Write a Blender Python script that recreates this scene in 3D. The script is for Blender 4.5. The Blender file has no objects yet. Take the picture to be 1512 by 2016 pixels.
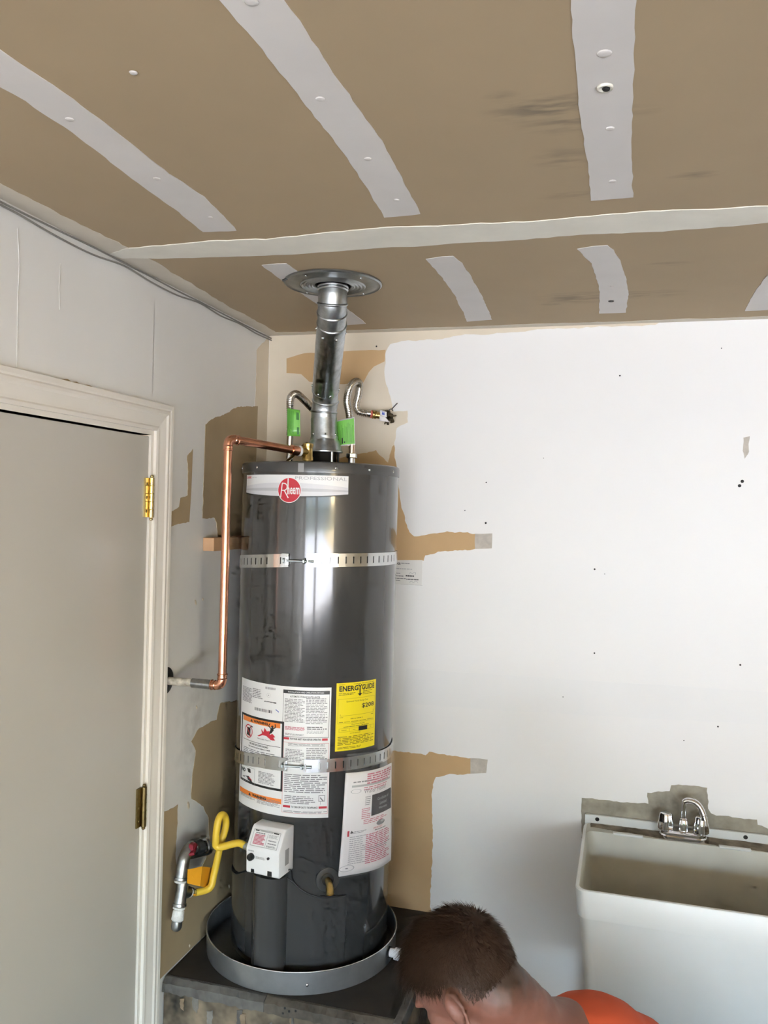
import bpy, bmesh, math, random
from mathutils import Vector, Matrix, Euler
from mathutils.geometry import delaunay_2d_cdt
from math import sin, cos, pi, radians, sqrt, atan2
random.seed(7)
SC = bpy.context.scene
COL = SC.collection

# ------------------------------------------------------------------ camera
cam_d = bpy.data.cameras.new('camera')
cam = bpy.data.objects.new('camera', cam_d); COL.objects.link(cam)
_r, _u, _b = [[0.961844, 0.272385, 0.025731], [-0.025541, -0.004244, 0.999665], [0.272403, -0.962179, 0.002875]]
cam.matrix_world = Matrix(((_r[0], _u[0], _b[0], 0), (_r[1], _u[1], _b[1], 0), (_r[2], _u[2], _b[2], 0), (0, 0, 0, 1)))
cam.location = (1.167, -2.637, 1.86)
cam_d.sensor_fit = 'VERTICAL'
cam_d.sensor_height = 24.0
cam_d.lens = 24.0 * 1655.09 / 2016.0
cam_d.clip_start = 0.02
SC.camera = cam

# ------------------------------------------------------------------ sky, sun, exposure
world = bpy.data.worlds.new('sky'); SC.world = world
world.use_nodes = True
_nt = world.node_tree
_bg = _nt.nodes['Background']
_sky = _nt.nodes.new('ShaderNodeTexSky')
_sky.sky_type = 'NISHITA'
_sky.sun_disc = False
_sky.sun_elevation = radians(46)
_sky.sun_rotation = radians(150)
_sky.air_density = 1.2
_sky.dust_density = 0.4
_nt.links.new(_sky.outputs[0], _bg.inputs[0])
_bg.inputs[1].default_value = 0.56
sun_d = bpy.data.lights.new('sun', 'SUN'); sun_d.energy = 13.0; sun_d.angle = radians(0.6); sun_d.color = (1.0, 0.92, 0.83)
sun = bpy.data.objects.new('sun', sun_d); COL.objects.link(sun)
sun.rotation_euler = Vector((-0.30, 1.0, -1.10)).to_track_quat('-Z', 'Y').to_euler()
SC.view_settings.view_transform = 'Standard'
SC.view_settings.look = 'None'
SC.view_settings.gamma = 1.0
SC.view_settings.use_curve_mapping = False
SC.view_settings.exposure = 2.88
SC.cycles.max_bounces = 6
SC.cycles.diffuse_bounces = 4
SC.cycles.use_adaptive_sampling = True
SC.cycles.adaptive_threshold = 0.04
SC.cycles.adaptive_min_samples = 12
SC.cycles.glossy_bounces = 4
SC.cycles.caustics_reflective = False
SC.cycles.caustics_refractive = False
SC.cycles.sample_clamp_indirect = 8.0

FLOOR, CEIL = 0.04, 2.44
XR, YF = 5.6, -6.2            # right wall, front wall of the garage
OPEN0, OPEN1, OPENZ = 0.35, 5.35, 2.15   # garage door opening in the front wall
def portal(x0, x1):
    d = bpy.data.lights.new('daylight_portal', 'AREA'); d.shape = 'RECTANGLE'
    d.size = x1 - x0; d.size_y = OPENZ - FLOOR; d.cycles.is_portal = True
    o = bpy.data.objects.new('daylight_portal', d); COL.objects.link(o)
    o.location = ((x0 + x1) / 2, YF + 0.02, (OPENZ + FLOOR) / 2)
    o.rotation_euler = Vector((0, 1, 0)).to_track_quat('-Z', 'Z').to_euler()
portal(OPEN0, 1.75); portal(2.05, OPEN1)

# ------------------------------------------------------------------ materials
MATS = {}
def mat(name, col, rough=0.6, metal=0.0, var=0.0, vscale=8.0, bump=0.0, bscale=60.0, coat=0.0, trans=0.0, spec=0.5, alpha=1.0, vcol=None, aniso=0):
    if name in MATS: return MATS[name]
    m = bpy.data.materials.new(name); m.use_nodes = True
    nt = m.node_tree; b = nt.nodes['Principled BSDF']
    c4 = (*col, 1)
    b.inputs['Base Color'].default_value = c4
    b.inputs['Roughness'].default_value = rough
    b.inputs['Metallic'].default_value = metal
    b.inputs['Specular IOR Level'].default_value = spec
    if coat: b.inputs['Coat Weight'].default_value = coat; b.inputs['Coat Roughness'].default_value = 0.06
    if trans: b.inputs['Transmission Weight'].default_value = trans
    if alpha < 1: b.inputs['Alpha'].default_value = alpha
    tc = nt.nodes.new('ShaderNodeTexCoord')
    if var or vcol:
        n = nt.nodes.new('ShaderNodeTexNoise'); n.inputs['Scale'].default_value = vscale; n.inputs['Detail'].default_value = 3
        n.inputs['Roughness'].default_value = 0.6
        nt.links.new(tc.outputs['Object'], n.inputs['Vector'])
        r = nt.nodes.new('ShaderNodeValToRGB')
        r.color_ramp.elements[0].position = 0.32; r.color_ramp.elements[1].position = 0.68
        lo = vcol if vcol else tuple(v * (1 - var) for v in col)
        r.color_ramp.elements[0].color = (*lo, 1); r.color_ramp.elements[1].color = c4
        nt.links.new(n.outputs['Fac'], r.inputs['Fac'])
        nt.links.new(r.outputs['Color'], b.inputs['Base Color'])
    if bump:
        n2 = nt.nodes.new('ShaderNodeTexNoise'); n2.inputs['Scale'].default_value = bscale; n2.inputs['Detail'].default_value = 1.5
        nt.links.new(tc.outputs['Object'], n2.inputs['Vector'])
        bp = nt.nodes.new('ShaderNodeBump'); bp.inputs['Strength'].default_value = bump; bp.inputs['Distance'].default_value = 0.002
        nt.links.new(n2.outputs['Fac'], bp.inputs['Height'])
        nt.links.new(bp.outputs['Normal'], b.inputs['Normal'])
    MATS[name] = m
    return m

def stains(m, blobs, dark=(0.10, 0.09, 0.075), nscale=(9, 38, 9)):
    """soot or scuff marks: each blob = (centre, radii, strength), streaked along its longest axis"""
    nt = m.node_tree; b = nt.nodes['Principled BSDF']
    tc = nt.nodes.new('ShaderNodeTexCoord')
    src = b.inputs['Base Color'].links[0].from_socket if b.inputs['Base Color'].links else None
    total = None
    for cpos, rad, k in blobs:
        mp = nt.nodes.new('ShaderNodeMapping'); mp.vector_type = 'TEXTURE'
        mp.inputs['Location'].default_value = cpos; mp.inputs['Scale'].default_value = rad
        nt.links.new(tc.outputs['Object'], mp.inputs['Vector'])
        ln = nt.nodes.new('ShaderNodeVectorMath'); ln.operation = 'LENGTH'; nt.links.new(mp.outputs[0], ln.inputs[0])
        mr = nt.nodes.new('ShaderNodeMapRange'); mr.inputs['From Min'].default_value = 1; mr.inputs['From Max'].default_value = 0
        mr.inputs['To Min'].default_value = 0; mr.inputs['To Max'].default_value = k
        nt.links.new(ln.outputs['Value'], mr.inputs['Value'])
        mu = mr
        if total is None: total = mu.outputs[0]
        else:
            mx = nt.nodes.new('ShaderNodeMath'); mx.operation = 'MAXIMUM'
            nt.links.new(total, mx.inputs[0]); nt.links.new(mu.outputs[0], mx.inputs[1]); total = mx.outputs[0]
    ms = nt.nodes.new('ShaderNodeMapping'); ms.inputs['Scale'].default_value = nscale; nt.links.new(tc.outputs['Object'], ms.inputs['Vector'])
    n = nt.nodes.new('ShaderNodeTexNoise'); n.inputs['Scale'].default_value = 1.6; n.inputs['Detail'].default_value = 3; nt.links.new(ms.outputs[0], n.inputs['Vector'])
    r = nt.nodes.new('ShaderNodeMapRange'); r.inputs['From Min'].default_value = 0.40; r.inputs['From Max'].default_value = 0.62; nt.links.new(n.outputs['Fac'], r.inputs['Value'])
    mu = nt.nodes.new('ShaderNodeMath'); mu.operation = 'MULTIPLY'; nt.links.new(total, mu.inputs[0]); nt.links.new(r.outputs[0], mu.inputs[1]); total = mu.outputs[0]
    mix = nt.nodes.new('ShaderNodeMix'); mix.data_type = 'RGBA'
    nt.links.new(total, mix.inputs['Factor'])
    if src: nt.links.new(src, mix.inputs['A'])
    else: mix.inputs['A'].default_value = b.inputs['Base Color'].default_value
    mix.inputs['B'].default_value = (*dark, 1)
    nt.links.new(mix.outputs['Result'], b.inputs['Base Color'])

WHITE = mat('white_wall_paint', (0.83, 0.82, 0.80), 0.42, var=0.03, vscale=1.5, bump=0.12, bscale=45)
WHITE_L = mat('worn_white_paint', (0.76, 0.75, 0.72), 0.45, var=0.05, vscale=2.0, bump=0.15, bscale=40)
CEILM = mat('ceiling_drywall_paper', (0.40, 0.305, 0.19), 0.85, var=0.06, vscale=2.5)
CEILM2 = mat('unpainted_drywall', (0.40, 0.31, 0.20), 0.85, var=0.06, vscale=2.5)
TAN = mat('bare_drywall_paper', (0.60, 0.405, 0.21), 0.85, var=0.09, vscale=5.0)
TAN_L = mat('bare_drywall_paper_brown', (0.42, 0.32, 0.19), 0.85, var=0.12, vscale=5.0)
CREAM = mat('cream_joint_compound', (0.76, 0.67, 0.53), 0.8, var=0.10, vscale=4.0, bump=0.1, bscale=25)
STRIP = mat('grey_joint_compound', (0.66, 0.63, 0.605), 0.8, var=0.06, vscale=6.0, bump=0.1, bscale=30)
TAPE = mat('white_tape_compound', (0.78, 0.75, 0.66), 0.8, var=0.10, vscale=9.0, bump=0.25, bscale=18)
BORDER = mat('ceiling_edge_compound', (0.66, 0.60, 0.50), 0.8, var=0.12, vscale=6.0, bump=0.2, bscale=20)
GREYP = mat('grey_sanded_patch', (0.60, 0.55, 0.48), 0.8, var=0.25, vscale=30.0)
SINKP = mat('stained_bare_patch', (0.42, 0.385, 0.31), 0.85, var=0.35, vscale=18.0)
TRIMM = mat('cream_trim_paint', (0.76, 0.72, 0.65), 0.4, var=0.03, vscale=6)
DOORM = mat('cream_door_paint', (0.52, 0.495, 0.44), 0.28, var=0.03, vscale=1.2, bump=0.05, bscale=12)
JACKET = mat('grey_enamel', (0.052, 0.052, 0.052), 0.17, spec=0.5, coat=0.6)
CAPM = mat('grey_enamel_cap', (0.058, 0.058, 0.057), 0.3, coat=0.3)
GALV = mat('galvanised_steel', (0.50, 0.53, 0.54), 0.34, 1.0, var=0.35, vscale=40.0, bump=0.05, bscale=60)
GALVP = mat('galvanised_flange_steel', (0.40, 0.42, 0.42), 0.4, 1.0, var=0.25, vscale=25.0)
ZINC = mat('zinc_strap_steel', (0.72, 0.74, 0.75), 0.24, 1.0, var=0.08, vscale=30)
BOLT = mat('bolt_steel', (0.45, 0.50, 0.50), 0.3, 1.0)
STAIN = mat('stainless_corrugated', (0.58, 0.55, 0.50), 0.22, 1.0)
COPPER = mat('copper', (0.86, 0.42, 0.27), 0.24, 1.0, var=0.28, vscale=25.0)
BRASS = mat('brass', (0.62, 0.45, 0.17), 0.3, 1.0, var=0.25, vscale=40)
BRASSH = mat('polished_brass', (0.62, 0.50, 0.25), 0.2, 1.0)
BRASSD = mat('tarnished_brass', (0.30, 0.23, 0.10), 0.35, 1.0, var=0.3, vscale=60)
CHROME = mat('chrome', (0.80, 0.80, 0.82), 0.07, 1.0)
BLACK = mat('black_plastic', (0.012, 0.012, 0.013), 0.4)
DARK = mat('flat_black', (0.02, 0.02, 0.02), 0.8)
PIPEI = mat('aged_steel_pipe', (0.40, 0.41, 0.41), 0.38, 1.0, var=0.4, vscale=50)
IRON = mat('dark_iron', (0.10, 0.10, 0.10), 0.5, 0.8, var=0.4, vscale=40)
PASTE = mat('white_pipe_dope', (0.78, 0.78, 0.76), 0.7, var=0.25, vscale=120, bump=0.4, bscale=200)
YELLOW = mat('yellow_coating', (0.74, 0.50, 0.045), 0.45)
ORANGE = mat('orange_tag_plastic', (0.80, 0.36, 0.02), 0.4)
REDH = mat('dark_red_handle', (0.22, 0.015, 0.03), 0.4)
GREEN = mat('green_tag_film', (0.19, 0.55, 0.09), 0.3)
GREEND = mat('dark_green_print', (0.03, 0.16, 0.02), 0.4)
PAPER = mat('white_label', (0.80, 0.80, 0.79), 0.3)
PAPERW = mat('white_paper', (0.80, 0.77, 0.77), 0.6)
INK = mat('black_print', (0.02, 0.02, 0.02), 0.4)
GINK = mat('grey_print', (0.22, 0.22, 0.23), 0.5)
LINK = mat('light_grey_print', (0.42, 0.42, 0.43), 0.5)
RINK = mat('red_print', (0.55, 0.03, 0.05), 0.4)
PINK = mat('pink_print', (0.55, 0.15, 0.21), 0.5)
OINK = mat('orange_print', (0.85, 0.24, 0.04), 0.4)
YINK = mat('yellow_label_film', (0.86, 0.70, 0.02), 0.35)
BINK = mat('blue_print', (0.08, 0.12, 0.45), 0.5)
SILV = mat('silver_band_print', (0.50, 0.50, 0.52), 0.3)
SILVL = mat('light_silver_print', (0.66, 0.66, 0.68), 0.3)
VALVEW = mat('white_valve_plastic', (0.80, 0.80, 0.80), 0.35)
CLEAR = mat('clear_plastic_sleeve', (0.9, 0.9, 0.9), 0.10, spec=0.5, alpha=0.07)
PLY = mat('dark_stained_plywood', (0.045, 0.035, 0.027), 0.75, var=0.4, vscale=9.0, bump=0.1)
BOARD = mat('weathered_board', (0.16, 0.15, 0.135), 0.8, var=0.55, vscale=14.0, bump=0.3, bscale=50)
TORN = mat('torn_drywall_face', (0.27, 0.21, 0.14), 0.9, vcol=(0.02, 0.018, 0.014), vscale=11.0, bump=0.6, bscale=30)
PINE = mat('fresh_pine', (0.66, 0.40, 0.22), 0.6, var=0.12, vscale=12)
PLASTUB = mat('white_tub_plastic', (0.72, 0.74, 0.72), 0.35, var=0.06, vscale=5)
TUBIN = mat('stained_tub_plastic', (0.55, 0.54, 0.46), 0.4, var=0.25, vscale=4)
GRIME = mat('brown_grime', (0.28, 0.235, 0.17), 0.8, vcol=(0.10, 0.075, 0.045), vscale=25)
PVC = mat('white_pvc', (0.80, 0.82, 0.85), 0.35)
CONC = mat('stained_concrete', (0.16, 0.157, 0.155), 0.8, var=0.35, vscale=3.0, bump=0.2)
CURB = mat('dirty_concrete_curb', (0.10, 0.095, 0.085), 0.85, var=0.4, vscale=10.0, bump=0.3)
DRIVE = mat('sunlit_concrete_drive', (0.56, 0.56, 0.565), 0.85, var=0.1, vscale=1.0)
LAWN = mat('lawn_green', (0.12, 0.20, 0.05), 0.9, var=0.3, vscale=6)
SKIN = mat('skin', (0.21, 0.086, 0.058), 0.5, var=0.10, vscale=25, bump=0.06, bscale=180)
def scalp_tint(c, f, u):
    nt = SKIN.node_tree; b = nt.nodes['Principled BSDF']; src = b.inputs['Base Color'].links[0].from_socket
    tc = nt.nodes.new('ShaderNodeTexCoord'); sub = nt.nodes.new('ShaderNodeVectorMath'); sub.operation = 'SUBTRACT'; sub.inputs[1].default_value = c
    nt.links.new(tc.outputs['Object'], sub.inputs[0])
    d = nt.nodes.new('ShaderNodeVectorMath'); d.operation = 'DOT_PRODUCT'; d.inputs[1].default_value = tuple(u - f * 0.95); nt.links.new(sub.outputs[0], d.inputs[0])
    n = nt.nodes.new('ShaderNodeTexNoise'); n.inputs['Scale'].default_value = 90; nt.links.new(tc.outputs['Object'], n.inputs['Vector'])
    ma = nt.nodes.new('ShaderNodeMath'); ma.operation = 'MULTIPLY_ADD'; ma.inputs[1].default_value = 0.03; nt.links.new(n.outputs['Fac'], ma.inputs[0]); nt.links.new(d.outputs['Value'], ma.inputs[2])
    mr = nt.nodes.new('ShaderNodeMapRange'); mr.inputs['From Min'].default_value = -0.012; mr.inputs['From Max'].default_value = 0.050; nt.links.new(ma.outputs[0], mr.inputs['Value'])
    mx = nt.nodes.new('ShaderNodeMix'); mx.data_type = 'RGBA'; nt.links.new(mr.outputs[0], mx.inputs['Factor']); nt.links.new(src, mx.inputs['A']); mx.inputs['B'].default_value = (0.045, 0.024, 0.015, 1)
    nt.links.new(mx.outputs['Result'], b.inputs['Base Color'])
HAIRM = mat('dark_brown_hair', (0.034, 0.018, 0.011), 0.7, spec=0.2)
HAIRS = mat('brown_hair_strand', (0.050, 0.026, 0.015), 0.6, var=0.3, vscale=40, spec=0.25)
SHIRT = mat('orange_cotton', (0.60, 0.085, 0.025), 0.85, var=0.12, vscale=9, bump=0.8, bscale=22)
JEANS = mat('dark_denim', (0.03, 0.04, 0.07), 0.9, var=0.2, vscale=60)
SHOEM = mat('dark_leather', (0.03, 0.022, 0.018), 0.6)
GOLD = mat('gold_chain', (0.65, 0.42, 0.16), 0.3, 1.0)
WIREM = mat('grey_cable', (0.22, 0.21, 0.19), 0.6)
HOLEM = mat('dark_hole', (0.03, 0.03, 0.03), 0.9)
CRACKM = mat('dirty_crack', (0.58, 0.56, 0.53), 0.9)

# ------------------------------------------------------------------ mesh helpers
ORG = {}
def link(name, verts, faces, material, parent=None, smooth=False, org=None):
    """one mesh object from world-space vertices"""
    if parent is not None: O = ORG[parent.name]
    elif org is not None: O = Vector(org)
    else:
        xs = [v[0] for v in verts]; ys = [v[1] for v in verts]; zs = [v[2] for v in verts]
        O = Vector(((min(xs) + max(xs)) / 2, (min(ys) + max(ys)) / 2, min(zs)))
    me = bpy.data.meshes.new(name)
    me.from_pydata([(v[0] - O.x, v[1] - O.y, v[2] - O.z) for v in verts], [], faces)
    me.update()
    bm = bmesh.new(); bm.from_mesh(me); bmesh.ops.recalc_face_normals(bm, faces=bm.faces[:]) if not me.get('open') else None
    bm.to_mesh(me); bm.free()
    if material: me.materials.append(material)
    if smooth:
        for p in me.polygons: p.use_smooth = True
        if smooth == 'auto': me.set_sharp_from_angle(angle=radians(38))
        elif smooth is not True: me.set_sharp_from_angle(angle=radians(smooth))
    o = bpy.data.objects.new(name, me); COL.objects.link(o)
    if parent is not None: o.parent = parent
    else: o.location = O
    ORG[o.name] = O
    return o
def thing(name, loc, label, cat, group=None):
    o = bpy.data.objects.new(name, None); COL.objects.link(o); o.location = loc
    o.empty_display_size = 0.05
    ORG[o.name] = Vector(loc)
    o['label'] = label; o['category'] = cat
    if group: o['group'] = group
    return o
def tag(o, label, cat, group=None):
    o['label'] = label; o['category'] = cat
    if group: o['group'] = group
    return o
def struct(o):
    o['kind'] = 'structure'; return o
def plab(o, label): o['label'] = label; return o

class G:
    """geometry collector"""
    def __init__(s): s.v = []; s.f = []
    def add(s, v, f):
        n = len(s.v); s.v += [tuple(p) for p in v]; s.f += [tuple(i + n for i in q) for q in f]; return s
    def box(s, x0, x1, y0, y1, z0, z1, bev=0.0, M=None):
        bm = bmesh.new(); bmesh.ops.create_cube(bm, size=1)
        for v in bm.verts: v.co = ((x0 + x1) / 2 + v.co.x * (x1 - x0), (y0 + y1) / 2 + v.co.y * (y1 - y0), (z0 + z1) / 2 + v.co.z * (z1 - z0))
        if bev: bmesh.ops.bevel(bm, geom=bm.edges[:], offset=bev, segments=2, profile=0.5, affect='EDGES')
        if M: bmesh.ops.transform(bm, matrix=M, verts=bm.verts[:])
        s._bm(bm); return s
    def _bm(s, bm):
        bm.verts.index_update()
        s.add([v.co.copy() for v in bm.verts], [[v.index for v in f.verts] for f in bm.faces]); bm.free()
    def lathe(s, prof, origin=(0, 0, 0), axis=(0, 0, 1), seg=32, cap=True):
        A = Vector(axis).normalized(); O = Vector(origin)
        t = Vector((1, 0, 0)) if abs(A.x) < 0.9 else Vector((0, 1, 0))
        e1 = A.cross(t).normalized(); e2 = A.cross(e1)
        v = []; f = []
        for r, h in prof:
            for k in range(seg):
                a = 2 * pi * k / seg
                v.append(O + A * h + (e1 * cos(a) + e2 * sin(a)) * r)
        for i in range(len(prof) - 1):
            for k in range(seg):
                k2 = (k + 1) % seg
                f.append((i * seg + k, i * seg + k2, (i + 1) * seg + k2, (i + 1) * seg + k))
        if cap:
            if prof[0][0] > 1e-5: f.append(tuple(range(seg - 1, -1, -1)))
            if prof[-1][0] > 1e-5: f.append(tuple((len(prof) - 1) * seg + k for k in range(seg)))
        s.add(v, f); return s
    def cyl(s, p0, p1, r, r1=None, seg=20, bev=0.0):
        p0 = Vector(p0); d = Vector(p1) - p0; L = d.length; r1 = r if r1 is None else r1
        pr = [(r, 0), (r1, L)] if not bev else [(r - bev, 0), (r, bev), (r1, L - bev), (r1 - bev, L)]
        return s.lathe(pr, p0, d, seg)
    def tube(s, pts, rad, seg=14, cap=True):
        P = [Vector(p) for p in pts]; n = len(P)
        T = [(P[min(i + 1, n - 1)] - P[max(i - 1, 0)]).normalized() for i in range(n)]
        t = T[0]; a = Vector((0, 0, 1)) if abs(t.z) < 0.9 else Vector((1, 0, 0))
        e = t.cross(a).normalized()
        v = []; f = []
        for i in range(n):
            e = (e - T[i] * e.dot(T[i])).normalized(); e2 = T[i].cross(e)
            r = rad[i] if hasattr(rad, '__len__') else rad
            for k in range(seg):
                an = 2 * pi * k / seg; v.append(P[i] + (e * cos(an) + e2 * sin(an)) * r)
        for i in range(n - 1):
            for k in range(seg):
                k2 = (k + 1) % seg; f.append((i * seg + k, i * seg + k2, (i + 1) * seg + k2, (i + 1) * seg + k))
        if cap: f.append(tuple(range(seg - 1, -1, -1))); f.append(tuple((n - 1) * seg + k for k in range(seg)))
        s.add(v, f); return s
    def ball(s, c, r, M=None, seg=16, rings=10):
        r = r if hasattr(r, '__len__') else (r, r, r)
        c = Vector(c); v = []; f = []
        for i in range(rings + 1):
            th = pi * i / rings
            for k in range(seg):
                a = 2 * pi * k / seg
                p = Vector((r[0] * sin(th) * cos(a), r[1] * sin(th) * sin(a), r[2] * cos(th)))
                v.append(c + (M @ p if M else p))
        for i in range(rings):
            for k in range(seg):
                k2 = (k + 1) % seg; f.append((i * seg + k, i * seg + k2, (i + 1) * seg + k2, (i + 1) * seg + k))
        bm = bmesh.new(); vs = [bm.verts.new(p) for p in v]
        for q in f: bm.faces.new([vs[i] for i in q])
        bmesh.ops.remove_doubles(bm, verts=bm.verts[:], dist=1e-6); s._bm(bm); return s
    def hexnut(s, c, axis, r, h):
        return s.lathe([(r * 0.9, 0), (r, h * 0.12), (r, h * 0.88), (r * 0.9, h)], Vector(c) - Vector(axis).normalized() * h / 2, axis, 6)
    def done(s, name, material, parent=None, smooth=False, org=None): return link(name, s.v, s.f, material, parent, smooth, org)

def capsule(g, a, b, ra, rb, flat=None):
    a, b = Vector(a), Vector(b); n = max(2, int((b - a).length / (min(ra, rb) * 0.55)) + 1)
    for i in range(n + 1):
        t = i / n; g.ball(a.lerp(b, t), ra + (rb - ra) * t, seg=14, rings=9)
def fuse(g, voxel, smooth_it=4):
    me = bpy.data.meshes.new('fuse'); me.from_pydata([tuple(v) for v in g.v], [], g.f); me.update()
    ob = bpy.data.objects.new('fuse', me); COL.objects.link(ob)
    m = ob.modifiers.new('r', 'REMESH'); m.mode = 'VOXEL'; m.voxel_size = voxel; m.use_smooth_shade = True
    s = ob.modifiers.new('s', 'SMOOTH'); s.factor = 0.5; s.iterations = smooth_it
    bpy.context.view_layer.update()
    e = bpy.data.meshes.new_from_object(ob.evaluated_get(bpy.context.evaluated_depsgraph_get()))
    v = [tuple(p.co) for p in e.vertices]; f = [tuple(p.vertices) for p in e.polygons]
    bpy.data.objects.remove(ob); bpy.data.meshes.remove(me); bpy.data.meshes.remove(e)
    return v, f
def spline(pts, n=8):
    """Catmull-Rom through points"""
    P = [Vector(p) for p in pts]; P = [P[0] * 2 - P[1]] + P + [P[-1] * 2 - P[-2]]; out = []
    for i in range(1, len(P) - 2):
        for k in range(n):
            t = k / n; a, b, c, d = P[i - 1], P[i], P[i + 1], P[i + 2]
            out.append(0.5 * ((2 * b) + (c - a) * t + (2 * a - 5 * b + 4 * c - d) * t * t + (3 * b - a - 3 * c + d) * t ** 3))
    out.append(P[-2]); return out
def resample(pts, step):
    out = [pts[0]]; acc = 0
    for a, b in zip(pts, pts[1:]):
        L = (b - a).length
        if L < 1e-9: continue
        d = step - acc
        while d <= L: out.append(a.lerp(b, d / L)); d += step
        acc = (acc + L) % step
    return out
def ragged(poly, step, amp, seed=1, keep=()):
    rnd = random.Random(seed); out = []; n = len(poly)
    for i in range(n):
        a = poly[i]; b = poly[(i + 1) % n]
        L = sqrt((b[0] - a[0]) ** 2 + (b[1] - a[1]) ** 2)
        out.append(a)
        if i in keep or L < step: continue
        m = min(90, max(1, int(L / step))); nx, ny = -(b[1] - a[1]) / L, (b[0] - a[0]) / L
        off = 0
        for k in range(1, m):
            t = k / m; off = off * 0.55 + rnd.uniform(-1, 1) * amp
            out.append((a[0] + (b[0] - a[0]) * t + nx * off, a[1] + (b[1] - a[1]) * t + ny * off))
    return out
def patch(name, poly, f, t, material, parent):
    """thin raised piece on a wall or ceiling; f(u, v, depth) gives the world point"""
    P2 = [Vector((u, v)) for u, v in poly]; n = len(P2)
    vs, _, fs, _, _, _ = delaunay_2d_cdt(P2, [], [list(range(n))], 1, 1e-5)
    g = G(); g.add([f(p.x, p.y, t) for p in vs], [tuple(q) for q in fs])
    k = len(g.v); g.v += [f(p.x, p.y, -0.0002) for p in vs]
    cnt = {}
    for q in fs:
        for i in range(len(q)): e = (q[i], q[(i + 1) % len(q)]); cnt[tuple(sorted(e))] = cnt.get(tuple(sorted(e)), 0) + 1
    for (a, b), c in cnt.items():
        if c == 1: g.f.append((a, b, k + b, k + a))
    return g.done(name, material, parent)
def onback(u, v, d): return (u, -d, v)
def onleft(u, v, d): return (d, u, v)
def onceil(u, v, d): return (u, v, CEIL - d)

def text2d(body, bold=0.0, space=1.0):
    cu = bpy.data.curves.new('lettering', 'FONT'); cu.body = body; cu.size = 1; cu.offset = bold; cu.space_character = space
    cu.resolution_u = 2
    ob = bpy.data.objects.new('lettering', cu); COL.objects.link(ob)
    bpy.context.view_layer.update()
    dg = bpy.context.evaluated_depsgraph_get()
    me = bpy.data.meshes.new_from_object(ob.evaluated_get(dg))
    v = [(p.co.x, p.co.y) for p in me.vertices]; f = [tuple(p.vertices) for p in me.polygons]
    bpy.data.meshes.remove(me); bpy.data.objects.remove(ob); bpy.data.curves.remove(cu)
    x0 = min(p[0] for p in v); x1 = max(p[0] for p in v); y0 = min(p[1] for p in v); y1 = max(p[1] for p in v)
    return [((p[0] - x0) / (x1 - x0), (p[1] - y0) / (y1 - y0)) for p in v], f

class Print:
    """flat printing on a surface f(u, v, lift); u right, v up; rect = (u0, vtop, u1, vbottom)"""
    def __init__(s, f): s.f = f; s.g = {}
    def _g(s, m): return s.g.setdefault(m.name, (m, G()))[1]
    def rect(s, m, u0, v0, u1, v1, lift=0.0004, n=None, shear=None):
        n = n or max(1, int(abs(u1 - u0) / s.ustep)); v = []; fc = []
        for i in range(n + 1):
            u = u0 + (u1 - u0) * i / n
            v += [s.f(u, v0, lift), s.f(u, v1, lift)]
        for i in range(n): fc.append((2 * i, 2 * i + 2, 2 * i + 3, 2 * i + 1))
        s._g(m).add(v, fc)
    def frame(s, m, u0, v0, u1, v1, w, lift=0.0004):
        wu = w * s.uscale
        s.rect(m, u0, v0, u1, v0 - w, lift); s.rect(m, u0, v1 + w, u1, v1, lift)
        s.rect(m, u0, v0, u0 + wu, v1, lift, 1); s.rect(m, u1 - wu, v0, u1, v1, lift, 1)
    def text(s, m, body, u0, v0, u1, v1, lift=0.0008, bold=0.0):
        v, f = text2d(body, bold)
        s._g(m).add([s.f(u0 + (u1 - u0) * p[0], v1 + (v0 - v1) * p[1], lift) for p in v], f)
    def lines(s, m, u0, v0, u1, v1, n, fill=0.42, seed=0, ragged_end=0.25, gap=0.12, lift=0.0006):
        rnd = random.Random(seed + int(abs(u0) * 100)); h = (v0 - v1) / n
        for i in range(n):
            vt = v0 - i * h - h * (1 - fill) / 2; vb = vt - h * fill
            end = u1 - (u1 - u0) * rnd.uniform(0, ragged_end) * (rnd.random() < 0.6)
            u = u0
            while u < end:
                L = (u1 - u0) * rnd.uniform(0.07, 0.24); s.rect(m, u, vt, min(u + L, end), vb, lift, 1)
                u += L + (u1 - u0) * gap * rnd.uniform(0.15, 0.35)
    def poly(s, m, pts, lift=0.0006):
        vs, _, fs, _, _, _ = delaunay_2d_cdt([Vector((u / s.uscale, v)) for u, v in pts], [], [list(range(len(pts)))], 1, 1e-7)
        s._g(m).add([s.f(p.x * s.uscale, p.y, lift) for p in vs], [tuple(q) for q in fs])
    def disc(s, m, u, v, r, lift=0.0006, r_in=0.0, seg=40):
        g = []; fc = []
        for k in range(seg):
            a = 2 * pi * k / seg
            g.append(s.f(u + r * cos(a) * s.uscale, v + r * sin(a), lift)); g.append(s.f(u + r_in * cos(a) * s.uscale, v + r_in * sin(a), lift))
        for k in range(seg): k2 = (k + 1) % seg; fc.append((2 * k, 2 * k2, 2 * k2 + 1, 2 * k + 1))
        s._g(m).add(g, fc)
    def stroke(s, m, pts, w, lift=0.0006):
        for (a, b) in zip(pts, pts[1:]):
            du, dv = (b[0] - a[0]) / s.uscale, b[1] - a[1]; L = sqrt(du * du + dv * dv) or 1
            nu, nv = -dv / L * w / 2 * s.uscale, du / L * w / 2
            s.poly(m, [(a[0] + nu, a[1] + nv), (b[0] + nu, b[1] + nv), (b[0] - nu, b[1] - nv), (a[0] - nu, a[1] - nv)], lift)
    def flush(s, parent, name='print'):
        for m, g in s.g.values():
            o = g.done(name, m, parent); o['kind'] = 'stuff'
        s.g.clear()

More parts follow.
